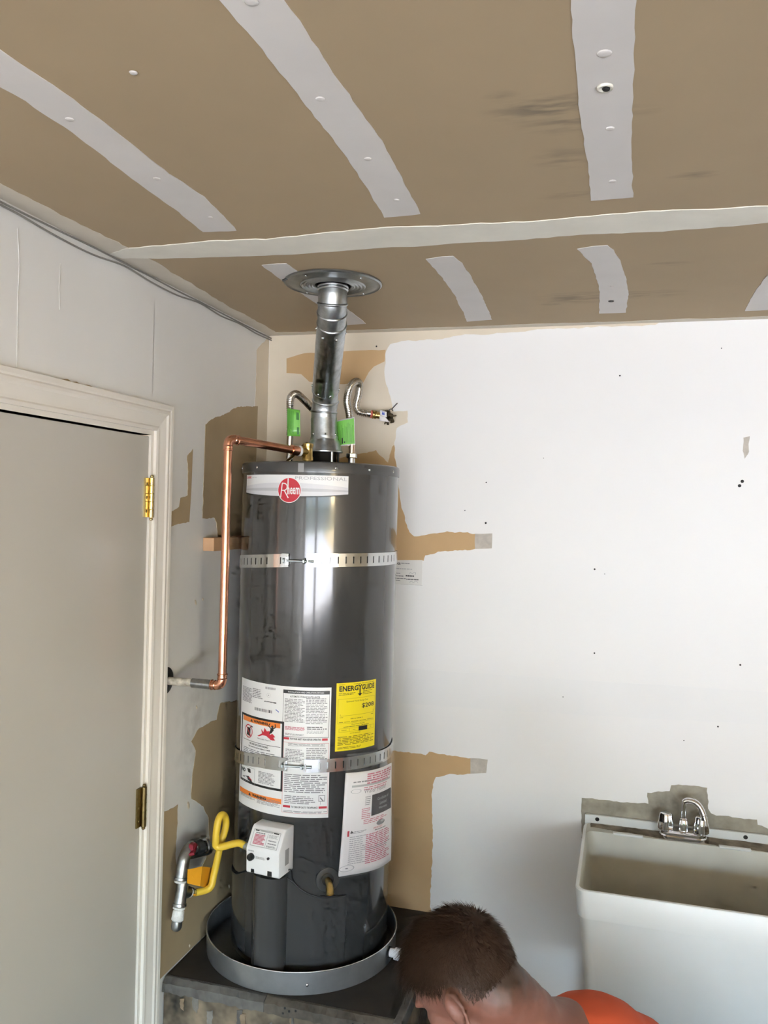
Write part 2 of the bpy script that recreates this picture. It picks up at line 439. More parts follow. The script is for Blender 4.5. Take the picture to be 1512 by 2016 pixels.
# ================================================================== THE SETTING
T = 0.12
struct(G().box(-T, XR + T, YF - T, T, FLOOR - 0.1, FLOOR).done('floor', CONC))
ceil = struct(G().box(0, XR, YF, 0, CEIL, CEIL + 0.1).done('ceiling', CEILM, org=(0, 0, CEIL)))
stains(CEILM, [
    ((X_, Y_, 0), (rx, ry, 0.1), k) for (X_, Y_), rx, ry, k in (
        ((1.055, -1.42), 0.11, 0.045, 0.85), ((1.099, -1.382), 0.12, 0.03, 0.6), ((1.07, -1.372), 0.08, 0.05, 0.5),
        ((1.035, -0.3318), 0.13, 0.07, 0.6), ((1.204, -0.3394), 0.13, 0.05, 0.45), ((1.269, -1.125), 0.05, 0.02, 0.5), ((0.9712, -0.2812), 0.05, 0.03, 0.5),
        ((1.061, -1.242), 0.06, 0.05, 0.45), ((1.064, -1.076), 0.07, 0.02, 0.5), ((1.254, -0.6068), 0.06, 0.02, 0.5), ((0.9895, -1.468), 0.03, 0.02, 0.3))])
# left wall with the doorway cut out
DY0, DY1, DZ = -1.548, -0.728, 2.032      # door slab: latch edge, hinge edge, top
g = G()
g.box(-T, 0, DY1 + 0.0025, 0, FLOOR, CEIL); g.box(-T, 0, YF, DY0 - 0.004, FLOOR, CEIL); g.box(-T, 0, DY0 - 0.004, DY1 + 0.004, DZ + 0.004, CEIL)
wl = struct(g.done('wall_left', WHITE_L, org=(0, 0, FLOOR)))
wb = struct(G().box(-T, XR + T, 0, T, FLOOR, CEIL).done('wall_back', WHITE, org=(0, 0, FLOOR)))
struct(G().box(XR, XR + T, YF, 0, FLOOR, CEIL).done('wall_right', CEILM2))
g = G(); g.box(-T, OPEN0, YF - T, YF, FLOOR, CEIL); g.box(OPEN1, XR + T, YF - T, YF, FLOOR, CEIL); g.box(OPEN0, OPEN1, YF - T, YF, OPENZ, CEIL); g.box(1.75, 2.05, YF - T, YF, FLOOR, OPENZ)  # the middle post is added to split the daylight mirrored in the heater
struct(g.done('wall_front', CEILM2))
struct(G().box(-3, 9, YF - 14, YF - T, FLOOR - 0.14, FLOOR - 0.02).done('driveway', DRIVE))
struct(G().box(-30, 40, YF - 60, YF - 14, FLOOR - 0.16, FLOOR - 0.03).done('lawn', LAWN))
struct(G().box(-30, 40, YF - 26, YF - 17.6, FLOOR - 0.03, FLOOR - 0.01).done('street', DRIVE))
struct(G().box(-14, 22, YF - 17.5, YF - 16.3, FLOOR - 0.03, 1.2, 0.3).done('hedge', mat('hedge_green', (0.05, 0.09, 0.025), 0.9, var=0.6, vscale=3.0)))  # unseen hedge, put in to hide the low sky at the horizon
g = G(); g.box(-12, 3.5, YF - 30, YF - 22, FLOOR - 0.03, 4.6); g.box(4.5, 20, YF - 30, YF - 22, FLOOR - 0.03, 4.2)
g.add([(-12.6, YF - 21.5, 4.6), (4, YF - 21.5, 4.6), (4, YF - 26, 6.6), (-12.6, YF - 26, 6.6), (-12.6, YF - 30.5, 4.6), (4, YF - 30.5, 4.6)], [(0, 1, 2, 3), (3, 2, 5, 4), (0, 3, 4), (1, 5, 2)])
g.add([(4.2, YF - 21.5, 4.2), (20.5, YF - 21.5, 4.2), (20.5, YF - 26, 6.2), (4.2, YF - 26, 6.2), (4.2, YF - 30.5, 4.2), (20.5, YF - 30.5, 4.2)], [(0, 1, 2, 3), (3, 2, 5, 4), (0, 3, 4), (1, 5, 2)])
struct(g.done('street_houses', mat('pale_stucco', (0.78, 0.74, 0.68), 0.9)))  # unseen houses, put in to block the low sky facing the garage
struct(G().box(0.67, 1.9, -0.018, 0, FLOOR, 0.345, 0.004).done('baseboard_back', CURB))

# closed workbench shape, unseen, added behind the camera: it keeps the low daylight off the lower walls
blocker_obj = thing('blocker', (3.5, -3.65, FLOOR), 'long low closed workbench added unseen behind the viewpoint to block low daylight', 'blocker')
G().box(1.9, 5.4, -3.95, -3.30, 0.54, 0.58, 0.004).done('blocker_top', PLY, blocker_obj)
for i in range(4): G().box(1.95 + i * 0.85, 2.78 + i * 0.85, -3.91, -3.34, FLOOR + 0.08, 0.54, 0.004).done('blocker_body', BOARD, blocker_obj)
G().box(2.0, 5.3, -3.88, -3.38, FLOOR, FLOOR + 0.08).done('blocker_plinth', IRON, blocker_obj)
occluder = thing('low_occluder', (1.05, -3.65, FLOOR), 'low unseen wooden chest beside the workbench behind the viewpoint', 'occluder')  # unseen low box, added to shade the lower left of the room
G().box(0.25, 1.85, -3.95, -3.35, FLOOR, 0.48, 0.006).done('occluder_body', BOARD, occluder)
G().box(0.23, 1.87, -3.97, -3.33, 0.48, 0.54, 0.006).done('occluder_lid', PLY, occluder)

# --- ceiling: strips of joint compound, one piece each
def cstrip(pts, m, t, seed, step=0.018, amp=0.0016, name='compound_strip'):
    return patch(name, ragged(pts, step, amp, seed), onceil, t, m, ceil)
cstrip([((0.3382, -1.89)[0], -6.15), (0.3382, -1.89), (0.3651, -1.816), (0.3812, -1.732), (0.3894, -1.637), (0.3917, -1.513), (0.3868, -1.323), (0.3966, -1.211), (0.3847, -1.108), (0.3703, -1.02), (0.2965, -1.028), (0.3071, -1.147), (0.3089, -1.28), (0.3182, -1.426), (0.322, -1.524), (0.3199, -1.608), (0.3119, -1.651), (0.2959, -1.743), (0.2686, -1.826), ((0.2686, -1.826)[0], -6.15)], STRIP, 0.0012, 1)
cstrip([((0.705, -1.862)[0], -6.15), (0.705, -1.862), (0.7081, -1.763), (0.7128, -1.676), (0.7138, -1.522), (0.7152, -1.359), (0.7102, -1.219), (0.6981, -1.035), (0.7728, -1.04), (0.7838, -1.238), (0.7884, -1.35), (0.7855, -1.521), (0.7815, -1.66), (0.78, -1.746), (0.7745, -1.845), ((0.7745, -1.845)[0], -6.15)], STRIP, 0.0012, 2)
cstrip([((1.097, -1.767)[0], -6.15), (1.097, -1.767), (1.097, -1.671), (1.095, -1.499), (1.094, -1.365), (1.097, -1.236), (1.097, -1.044), (1.172, -1.046), (1.167, -1.24), (1.167, -1.482), (1.168, -1.654), (1.169, -1.749), ((1.169, -1.749)[0], -6.15)], STRIP, 0.0012, 3)
cstrip([(0.3192, -0.7762), (0.3607, -0.781), (0.3836, -0.7766), (0.3841, -0.6615), (0.3894, -0.4396), (0.382, -0.1279), (0.3148, -0.1169), (0.3181, -0.3881), (0.3145, -0.6363)], STRIP, 0.0012, 4)
cstrip([(0.7172, -0.7496), (0.7579, -0.7615), (0.7835, -0.7604), (0.7939, -0.7026), (0.795, -0.5854), (0.7878, -0.3416), (0.7756, -0.1199), (0.6973, -0.1051), (0.7207, -0.3981), (0.723, -0.6079)], STRIP, 0.0012, 5)
cstrip([(1.058, -0.7596), (1.09, -0.7714), (1.122, -0.7722), (1.135, -0.7373), (1.15, -0.6348), (1.163, -0.4945), (1.169, -0.3458), (1.163, -0.1466), (1.089, -0.1465), (1.096, -0.4449), (1.085, -0.6472)], STRIP, 0.0012, 6)
cstrip([(1.482, -0.1112), (1.479, -0.2751), (1.484, -0.4884), (1.501, -0.5991), (1.573, -0.6229), (1.585, -0.4609), (1.615, -0.1184)], STRIP, 0.0012, 7)
cstrip([(0.0014, -0.9275), (0.0549, -0.9558), (0.2997, -0.9698), (0.4087, -0.9551), (0.5071, -0.9663), (0.6867, -0.979), (0.8144, -0.9656), (0.9874, -0.9547), (1.066, -0.9621), (1.181, -0.9669), (1.412, -0.9516), (3.0, -0.915), (5.55, -0.92), (5.55, -0.86), (3.0, -0.855), (1.427, -0.8594), (1.232, -0.8437), (1.092, -0.8559), (0.9332, -0.8476), (0.7568, -0.8475), (0.6418, -0.8521), (0.5162, -0.8468), (0.3371, -0.8506), (0.1183, -0.8728), (0.0127, -0.8931)], TAPE, 0.0018, 8, 0.02, 0.003, 'joint_tape')
cstrip([(0, 0), (0, -1.7), (0.05, -1.7), (0.06, -1.2), (0.075, -0.9), (0.06, -0.6), (0.05, -0.35), (0.045, -0.05), (0.06, -0.045), (0.4, -0.04), (1.0, -0.035), (1.9, -0.03), (1.9, 0)], BORDER, 0.0008, 9, 0.02, 0.004, 'edge_compound')
for (x, y), r in (((0.347, -1.544), .007), ((0.3544, -1.309), .007), ((0.3545, -1.108), .006), ((0.7429, -1.752), .009), ((0.741, -1.519), .007), ((0.7481, -1.31), .007), ((0.7466, -1.122), .006),
                  ((1.131, -1.55), .010), ((1.135, -1.337), .007), ((1.136, -1.131), .007), ((0.5196, -1.643), .006), ((1.127, -0.4393), .005)):
    G().lathe([(r, 0.0005), (r * 0.8, 0.0018), (r * 0.3, 0.0020), (0, 0.0020)], (x, y, CEIL - 0.0005), (0, 0, -1), 14).done('screw_dimple', STRIP, ceil, True)
hx, hy = (1.13, -1.465)
G().lathe([(0.011, 0.0), (0.011, 0.003), (0.0075, 0.0035), (0.0065, 0.0015), (0, 0.0013)], (hx, hy, CEIL - 0.001), (0, 0, -1), 20).done('hook_hole_rim', TAPE, ceil, True)
G().lathe([(0.0065, 0), (0.0045, 0.0026), (0, 0.0028)], (hx + 0.002, hy + 0.003, CEIL - 0.002), (0, 0, -1), 14).done('hook_hole', HOLEM, ceil, True)
hx, hy = (1.124, -0.2886)
G().lathe([(0.008, 0), (0.007, 0.0024), (0, 0.0026)], (hx, hy, CEIL - 0.001), (0, 0, -1), 14).done('hook_hole', IRON, ceil, True)

# --- back wall: where paint stops and joint compound or bare drywall shows
def bp(name, pts, m, t, seed, step=0.012, amp=0.003, keep=()): return patch(name, ragged(pts, step, amp, seed, keep), onback, t, m, wb)
bp('bare_compound', [(0.0019, 2.438), (0.412, 2.442), (1.263, 2.441), (1.248, 2.433), (1.011, 2.432), (0.825, 2.425), (0.6478, 2.42), (0.5853, 2.41), (0.4642, 2.408), (0.4269, 2.399), (0.4106, 2.366), (0.4107, 2.296), (0.4314, 2.23), (0.4447, 2.179), (0.4907, 2.182), (0.4934, 2.144), (0.4564, 2.126), (0.4491, 2.078), (0.4633, 1.933), (0.3237, 1.847), (0, 1.85)], CREAM, 0.0005, 11, amp=0.0022, keep=(0, 1, 18, 19, 20))
bp('bare_drywall', [(0.0652, 2.361), (0.1288, 2.377), (0.2741, 2.38), (0.4119, 2.381), (0.4095, 2.343), (0.3736, 2.327), (0.3567, 2.309), (0.3384, 2.275), (0.2735, 2.271), (0.1496, 2.281), (0.1198, 2.307), (0.0665, 2.312)], TAN, 0.0010, 12, 0.02, 0.002)
bp('bare_drywall', [(0.2482, 2.022), (0.3202, 2.041), (0.3568, 2.044), (0.3878, 2.054), (0.4074, 2.033), (0.4303, 2.013), (0.4348, 2.038), (0.4427, 2.065), (0.4493, 2.071), (0.454, 2.023), (0.4607, 1.966), (0.4746, 1.892), (0.4916, 1.826), (0.5079, 1.789), (0.5234, 1.776), (0.5819, 1.787), (0.6314, 1.796), (0.7231, 1.791), (0.7227, 1.743), (0.6033, 1.73), (0.5952, 1.724), (0.562, 1.716), (0.5574, 1.699), (0.4491, 1.695), (0.2216, 1.685)], TAN, 0.0012, 13, 0.008, 0.0022, (0, 22, 23, 24))
bp('sanded_patch', [(0.7215, 1.791), (0.7762, 1.794), (0.7758, 1.747), (0.7227, 1.743)], GREYP, 0.0014, 14, 0.02, 0.001)
bp('bare_drywall', [(0.2387, 1.055), (0.469, 1.078), (0.5167, 1.078), (0.5807, 1.075), (0.5921, 1.088), (0.6502, 1.082), (0.7272, 1.081), (0.7268, 1.032), (0.6519, 1.021), (0.6158, 1.009), (0.6065, 0.9833), (0.6047, 0.9261), (0.611, 0.8129), (0.609, 0.6986), (0.6069, 0.5923), (0.6158, 0.5692), (0.5988, 0.5176), (0.2534, 0.5126)], TAN, 0.0012, 15, 0.008, 0.0018, (0, 15, 16, 17))
bp('sanded_patch', [(0.7256, 1.081), (0.753, 1.083), (0.7804, 1.082), (0.7767, 1.04), (0.7268, 1.032)], GREYP, 0.0014, 16, 0.02, 0.001)
bp('bare_drywall', [(1.071, 0.996), (1.123, 0.996), (1.174, 0.9974), (1.265, 1.001), (1.261, 1.034), (1.324, 1.046), (1.328, 1.064), (1.369, 1.069), (1.428, 1.068), (1.432, 1.007), (1.44, 0.9949), (1.455, 0.9893), (1.51, 0.9903), (1.565, 0.9912), (1.567, 0.9767), (1.599, 0.9677), (1.712, 0.9692), (1.714, 0.8999), (1.073, 0.8735)], SINKP, 0.0010, 17, 0.01, 0.002)
bp('drywall_seam', [(0.5094, 1.349), (0.9095, 1.353), (1.585, 1.363), (1.832, 1.37), (1.834, 1.279), (1.588, 1.268), (0.9186, 1.244), (0.4955, 1.234)], mat('seam_paint', (0.81, 0.805, 0.79), 0.45, var=0.03, vscale=3), 0.0006, 18, 0.05, 0.001)
bp('paint_chip', [(1.501, 2.096), (1.518, 2.1), (1.515, 2.077), (1.517, 2.055), (1.506, 2.035), (1.5, 2.058)], GREYP, 0.0008, 19, 0.006, 0.001)
for (x, z), r in (((0.7527, 1.954), .0025), ((0.7545, 1.826), .004), ((0.7621, 1.781), .004), ((1.091, 1.695), .0035), ((1.097, 1.44), .003), ((1.509, 1.435), .0035), ((1.453, 1.25), .003),
                  ((1.501, 1.969), .006), ((1.494, 1.956), .006), ((1.15, 2.283), .003), ((1.121, 1.682), .0015), ((1.007, 1.299), .002), ((1.36, 1.2), .002), ((0.687, 1.864), .002), ((0.9292, 2.032), .0015), ((0.3805, 2.393), .0035),((1.435, 2.358), .002)):
    r *= 0.8
    G().lathe([(r, 0), (r, 0.001), (r * 0.5, 0.0016), (0, 0.0013)], (x, 0.0004, z), (0, -1, 0), 12).done('screw_hole', HOLEM, wb)
stains(SINKP, [((X_, -0.0, Z_ - FLOOR), (rx, 0.2, rz), k) for (X_, Z_), rx, rz, k in (((1.349, 1.023), 0.03, 0.07, 0.8), ((1.3, 0.9942), 0.04, 0.04, 0.8), ((1.161, 0.9774), 0.10, 0.02, 0.4), ((1.419, 1.031), 0.03, 0.05, 0.45), ((1.079, 0.9829), 0.02, 0.03, 0.6))], nscale=(14, 14, 14))
# --- left wall patches
def lp(name, pts, m, t, seed, step=0.012, amp=0.003, keep=()): return patch(name, ragged(pts, step, amp, seed, keep), onleft, t, m, wl)
lp('bare_compound', [(-0.0989, 2.372), (0, 2.436), (0, 1.3), (-0.13, 1.3), (-0.2021, 1.854), (-0.1085, 2.071), (-0.0998, 2.255)], CREAM, 0.0005, 20, keep=(1, 2, 3))
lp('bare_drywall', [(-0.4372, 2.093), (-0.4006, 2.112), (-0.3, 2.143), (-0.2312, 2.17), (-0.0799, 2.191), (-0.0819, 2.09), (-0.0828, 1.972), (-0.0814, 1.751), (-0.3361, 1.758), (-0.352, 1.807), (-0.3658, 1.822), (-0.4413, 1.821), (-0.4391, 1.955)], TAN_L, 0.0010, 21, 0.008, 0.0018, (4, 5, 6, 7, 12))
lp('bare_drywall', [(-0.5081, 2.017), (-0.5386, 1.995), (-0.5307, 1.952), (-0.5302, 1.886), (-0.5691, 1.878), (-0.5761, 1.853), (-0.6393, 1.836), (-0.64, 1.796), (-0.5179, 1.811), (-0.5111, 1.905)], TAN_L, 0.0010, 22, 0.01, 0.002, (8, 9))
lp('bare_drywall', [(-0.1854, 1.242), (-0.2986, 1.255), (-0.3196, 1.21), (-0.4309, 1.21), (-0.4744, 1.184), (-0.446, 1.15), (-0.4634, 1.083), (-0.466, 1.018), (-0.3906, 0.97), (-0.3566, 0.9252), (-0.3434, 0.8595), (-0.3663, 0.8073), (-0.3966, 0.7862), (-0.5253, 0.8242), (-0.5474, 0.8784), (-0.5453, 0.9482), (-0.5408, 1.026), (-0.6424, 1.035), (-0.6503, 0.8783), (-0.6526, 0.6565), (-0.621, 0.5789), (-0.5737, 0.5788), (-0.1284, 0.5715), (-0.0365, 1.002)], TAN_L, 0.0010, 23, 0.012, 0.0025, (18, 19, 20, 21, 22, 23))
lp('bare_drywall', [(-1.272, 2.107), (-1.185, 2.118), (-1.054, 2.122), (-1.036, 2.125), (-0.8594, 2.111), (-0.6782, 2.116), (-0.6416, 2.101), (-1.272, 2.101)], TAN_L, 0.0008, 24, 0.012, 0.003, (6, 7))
for pts in ((((-1.234, 2.399)), ((-1.227, 2.33)), ((-1.229, 2.249)), ((-1.226, 2.123))), (((-1.101, 2.366)), ((-1.103, 2.312)), ((-1.099, 2.269)))):
    G().tube([(0.0004, p[0], p[1]) for p in pts], 0.0012, 6).done('paint_crack', CRACKM, wl)
for (y, z), r in (((-0.4711, 1.581), .009), ((-0.4494, 1.276), .006), ((-0.4829, 1.005), .012), ((-0.429, 1.586), .005), ((-0.2065, 0.656), .007), ((-0.4561, 0.5907), .005)):
    G().lathe([(r, 0), (r * 0.7, 0.002), (0, 0.003)], (0.0008, y, z), (1, 0.3, 0.2), 7).done('plaster_chip', CREAM, wl)
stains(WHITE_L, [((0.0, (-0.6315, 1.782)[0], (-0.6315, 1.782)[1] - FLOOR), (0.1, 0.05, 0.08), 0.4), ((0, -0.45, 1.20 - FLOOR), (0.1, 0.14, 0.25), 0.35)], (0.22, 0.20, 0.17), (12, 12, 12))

# --- door in the left wall with casing and hinges
door = struct(G().box(-0.040, -0.004, DY0, DY1, FLOOR + 0.01, DZ, 0.002).done('door_1', DOORM))
for hz in (1.875, 1.082, 0.30):
    mm = BRASSH if hz > 1.5 else BRASSD
    h = G().cyl((0.006, DY1 + 0.002, hz - 0.051), (0.006, DY1 + 0.002, hz + 0.051), 0.0065, seg=14)
    h = h.done('hinge', mm, door, 'auto')
    G().box(-0.004, 0.0005, DY1 - 0.020, DY1 - 0.001, hz - 0.050, hz + 0.050).done('hinge_leaf', mm, h)
    for k in range(4): G().cyl((0.006, DY1 + 0.002, hz - 0.0315 + k * 0.0205), (0.006, DY1 + 0.002, hz - 0.0295 + k * 0.0205), 0.0070, seg=14).done('knuckle_gap', BRASSD, h)
    for q in (-0.055, 0.055): G().ball((0.006, DY1 + 0.002, hz + q), (0.005, 0.005, 0.004)).done('hinge_pin', mm, h, True)
    for k in (-0.035, 0.0, 0.035): G().ball((0.0005, DY1 - 0.011, hz + k), (0.0016, 0.004, 0.004), seg=8, rings=6).done('hinge_screw', BRASSD, h, True)
# jamb and stepped casing
JY = DY1 + 0.0022
CO = -0.6435; CT = 2.101; CI = JY + 0.012; CIT = DZ + 0.016
g = G(); g.box(-T, 0.001, JY, CI + 0.01, FLOOR, CIT + 0.01); g.box(-T, 0.001, DY0 - 0.024, DY0 - 0.004, FLOOR, CIT + 0.01); g.box(-T, 0.001, DY0 - 0.004, JY, DZ + 0.004, CIT + 0.01)
struct(g.done('trim_1', TRIMM))
W_ = CO - CI
def casing(name, a, b, vertical):
    # moulded profile: distance from the inner edge, thickness
    prof = [(0, 0.0), (0, 0.009), (0.008, 0.011), (0.012, 0.009), (0.018, 0.0095), (0.040, 0.013), (0.046, 0.0165), (0.052, 0.0165), (0.056, 0.0145), (0.060, 0.0165), (W_, 0.017), (W_, 0.0)]
    v = []; 
    for end in (0, 1):
        for d, t in prof: v.append(vertical(d, t, end))
    n = len(prof); f = [(i, i + 1, n + i + 1, n + i) for i in range(n - 1)] + [tuple(range(n)), tuple(range(n, 2 * n))]
    return struct(link(name, v, f, TRIMM, smooth=False))
LO = DY0 - 0.016                                     # inner edge of the far casing
casing('trim_2', 0, 0, lambda d, t, e: (t, CI + d, FLOOR if e == 0 else CIT + d))
casing('trim_3', 0, 0, lambda d, t, e: (t, (CI + d) if e == 0 else (LO - d), CIT + d))
casing('trim_4', 0, 0, lambda d, t, e: (t, LO - d, FLOOR if e == 0 else CIT + d))
# --- cables stapled along the top of the left wall
for q, (dx, zz, col) in enumerate(((0.006, 2.424, 'thin grey cable sagging along the top of the left wall, lower one'), (0.005, 2.432, 'thin grey cable stapled tight under the ceiling along the left wall'))):
    rnd = random.Random(q + 3)
    pts = [(dx + 0.002, -1.75 + i * 0.125, zz + (rnd.uniform(-0.008, 0.004) if q == 0 else rnd.uniform(-0.002, 0.002))) for i in range(15)]
    tag(G().tube(spline(pts, 5), 0.0022, 8).done('cable', WIREM, None, True), col, 'cable', 'cables along the ceiling edge')
    
# ================================================================== WATER HEATER
HX, HY, HR = 0.3085, -0.2965, 0.2285
PZ = 0.575                                            # top of the platform
def hp(th, z, lift=0.0):
    a = radians(th); r = HR + lift
    return (HX + r * sin(a), HY - r * cos(a), z)
class HPrint(Print):
    ustep = 3.0; uscale = 1 / (HR * pi / 180)
    def R(s, kind, m, A, B, *a, **k): return getattr(s, kind)(m, A[0], A[1], B[0], B[1], *a, **k)
heater = thing('water_heater', (HX, HY, 0.60), 'tall dark grey gas water heater standing in a metal drain pan', 'water heater')
def hpart(g, name, m, parent=None, smooth='auto'): return g.done(name, m, parent or heater, smooth)
hpart(G().lathe([(HR - 0.02, 0.598), (HR - 0.002, 0.600), (HR, 0.604), (HR, 1.9555), (HR - 0.004, 1.957)], (HX, HY, 0), seg=128), 'jacket', JACKET)
cap = hpart(G().lathe([(HR - 0.004, 1.955), (HR + 0.0022, 1.955), (HR + 0.0025, 1.957), (HR + 0.0025, 1.977), (HR + 0.001, 1.982), (HR - 0.004, 1.985), (0.0, 1.987)], (HX, HY, 0), seg=128), 'top_cap', CAPM)
for th in (-100, -60, -30, 30, 55, 82, 120, 170, 220):
    p = Vector(hp(th, 1.968, 0.002)); n = Vector((sin(radians(th)), -cos(radians(th)), 0))
    G().lathe([(0.004, 0), (0.0036, 0.0016), (0, 0.0026)], p, n, 10).done('cap_screw', ZINC, cap, True)
pr = HPrint(lambda u, v, l: hp(u, v, 0.0025 + l))
pr.rect(mat('silver_tape', (0.28, 0.28, 0.28), 0.35), 4.5, 1.979, 8.5, 1.955, 0.0006); pr.flush(cap, 'seam_tape')
# brand sheet and round emblem
zt, zb = 1.9475, 1.897
pr = HPrint(lambda u, v, l: hp(u, v, 0.0004 + l))
pr.rect(PAPER, -46, zt, 39, zb, 0); sheet = None
lab = link('brand_label', pr.g[PAPER.name][1].v, pr.g[PAPER.name][1].f, PAPER, heater, True); pr.g.clear()
def arc(th0, th1, za, zc): return [(th0 + (th1 - th0) * i / 24, za - (za - zc) * (1 - ((i - 12) / 12) ** 2)) for i in range(25)]
def band(m, top, bot, lift):
    v = []; f = []
    for (a, b), (c, d) in zip(top, bot): v += [pr.f(a, b, lift), pr.f(c, d, lift)]
    for i in range(len(top) - 1): f.append((2 * i, 2 * i + 2, 2 * i + 3, 2 * i + 1))
    pr._g(m).add(v, f)
band(SILVL, [(p[0], 1.918 + (p[1] - 1.918)) for p in arc(-46, 39, 1.916, 1.926)], arc(-46, 39, 1.9025, 1.893), 0.0003)
band(SILV, arc(-46, 39, 1.909, 1.912), arc(-46, 39, 1.899, 1.889), 0.0005)
band(SILVL, arc(-46, 39, 1.9045, 1.903), arc(-46, 39, 1.8985, 1.8895), 0.0007)
band(INK, arc(-46, 39, 1.8985, 1.8895), arc(-46, 39, 1.8955, 1.8865), 0.0008)
pr.text(RINK, 'CLASSIC', -45, 1.9435, -37.5, 1.9375, bold=0.04); pr.text(LINK, 'series', -36.2, 1.9425, -30.5, 1.9385)
pr.text(LINK, 'PROFESSIONAL', 2.5, 1.9435, 38, 1.9345)
cth, cz, cr = -1.6, 1.906, 0.0345
pr.disc(PAPER, cth, cz, cr, 0.0010); pr.disc(RINK, cth, cz, cr - 0.0018, 0.0013)
k = HPrint.uscale
def em(pts, w): pr.stroke(PAPER, [(cth + x * k, cz + y) for x, y in pts], w, 0.0017)
em([(-0.0245, -0.020), (-0.0205, 0.0175)], 0.0030)
Rb = [(-0.0215 + 0.0, 0.0185)] + [(-0.0150 + 0.0095 * cos(radians(a)), 0.0085 + 0.0095 * sin(radians(a))) for a in range(90, -91, -20)] + [(-0.0215, -0.0008)]
em(Rb, 0.0028); em([(-0.0140, -0.001), (-0.0015, -0.0215)], 0.0030)
em([(-0.0032, 0.0320), (-0.0032, -0.0115)], 0.0034)
pr.text(PAPER, 'neem', cth - 0.0048 * k, cz + 0.0075, cth + 0.0300 * k, cz - 0.0115, 0.0016, bold=0.02)
pr.flush(lab, 'print')
# instruction label
A, B = (-45.6, 1.377), (30.8, 1.026)
pr.rect(PAPER, A[0], A[1], B[0], B[1], 0)
lab = link('instruction_label', pr.g[PAPER.name][1].v, pr.g[PAPER.name][1].f, PAPER, heater, True); pr.g.clear()
P = pr
def L_(m, a, b, n, seed=0, fill=0.45, **kw): P.lines(m, a[0], a[1], b[0], b[1], n, fill, seed, **kw)
L_(GINK, (-42.7, 1.356), (-29.7, 1.314), 12, 1, 0.5); L_(GINK, (-29.0, 1.359), (-18.4, 1.332), 6, 2, 0.5)
for i in range(16):
    u = (-26.2, 1.307)[0] + i * 1.02; P.rect(INK, u, (-26.2, 1.307)[1], u + random.uniform(0.3, 0.75), (-26.1, 1.299)[1], 0.0006, 1)
for i in range(9): P.rect(GINK, (-16.4, 1.369)[0] + i * 0.95, (-16.4, 1.369)[1], (-16.4, 1.369)[0] + i * 0.95 + 0.5, (-16.3, 1.363)[1], 0.0006, 1)
P.disc(LINK, *(-13.6, 1.347), 0.006, 0.0006, 0.0055); P.disc(GINK, *(-13.6, 1.347), 0.0015)
P.R('rect', INK, (-17.0, 1.33), (-7.213, 1.327)); L_(PAPER, (-16.1, 1.329), (-8.417, 1.327), 1, 3, 0.7, lift=0.0010)
P.stroke(BINK, [(-7.498, 1.311), (-5.101, 1.305)], 0.0022)
a, b = ((-43.3, 1.282)[0], (-43.3, 1.281)[1]), (-0.941, 1.092)
P.R('frame', INK, a, b, 0.0062)
zw = (-41.4, 1.275)[1]; P.rect(OINK, (-40.5, 1.275)[0], zw, (-3.774, 1.281)[0], zw - 0.0135)
P.text(INK, 'WARNING', (-27.0, 1.28)[0], zw - 0.0030, (-13.5, 1.283)[0], zw - 0.0105, bold=0.05)
u, v = (-29.3, 1.277)[0], zw - 0.0105; P.poly(INK, [(u - 1.4, v), (u + 1.4, v), (u, v + 0.008)], 0.0008)
u, v = (-32.6, 1.236)
P.poly(INK, [(u - 2.4, v - 0.011), (u + 1.8, v - 0.013), (u + 2.2, v + 0.006), (u + 1.0, v + 0.010), (u - 1.6, v + 0.010)]); P.stroke(INK, [(u + 1.5, v + 0.008), (u + 2.6, v + 0.016), (u + 4.6, v + 0.014)], 0.003)
P.disc(RINK, u, v, 0.0185, 0.0009, 0.0160); P.stroke(RINK, [(u - 2.9, v + 0.012), (u + 2.9, v - 0.013)], 0.0028, 0.0010)
u, v = (-22.8, 1.23); w = (-7.341, 1.236)[0] - u
P.poly(RINK, [(u, v), (u + w * .28, v + .010), (u + w * .22, v + .022), (u + w * .36, v + .014), (u + w * .42, v + .027), (u + w * .55, v + .018), (u + w * .7, v + .020), (u + w * .72, v + .010), (u + w * .85, v + .014), (u + w, v + .006), (u + w * .9, v + .004), (u + w, v - .003), (u + w * .85, v - .004)])
P.disc(INK, u + w * .84, v + .033, 0.0036, 0.0010); P.poly(INK, [(u + w * .68, v + .012), (u + w * .80, v + .015), (u + w * .92, v + .024), (u + w * .88, v + .030), (u + w * .76, v + .029)], 0.0009)
P.stroke(INK, [(u + w * .76, v + .028), (u + w * .64, v + .034), (u + w * .72, v + .041)], 0.0028, 0.0009); P.stroke(INK, [(u + w * .88, v + .028), (u + w * 1.0, v + .032), (u + w * .98, v + .041)], 0.0028, 0.0009)
P.text(INK, 'Flammable Vapors', (-22.7, 1.221)[0], (-16.5, 1.224)[1] + .002, (-11.0, 1.229)[0], (-16.5, 1.224)[1] - .003)
zz = (-37.9, 1.211)[1]; P.rect(INK, (-39.5, 1.21)[0], zz, (-3.33, 1.218)[0], zz - 0.0012)
P.text(INK, 'FIRE AND EXPLOSION HAZARD', (-31.0, 1.212)[0], zz - .004, (-12.9, 1.214)[0], zz - .0095, bold=0.03); P.text(INK, 'Can result in serious injury or death', (-32.2, 1.204)[0], zz - .012, (-11.2, 1.208)[0], zz - .0175, bold=0.03)
P.lines(GINK, (-39.2, 1.186)[0], zz - .021, (-3.575, 1.199)[0], zz - .043, 5, 0.45, 5)
P.text(INK, 'NO', (-40.9, 1.134)[0], (-40.9, 1.13)[1], (-35.4, 1.136)[0], (-38.2, 1.119)[1], bold=0.06)
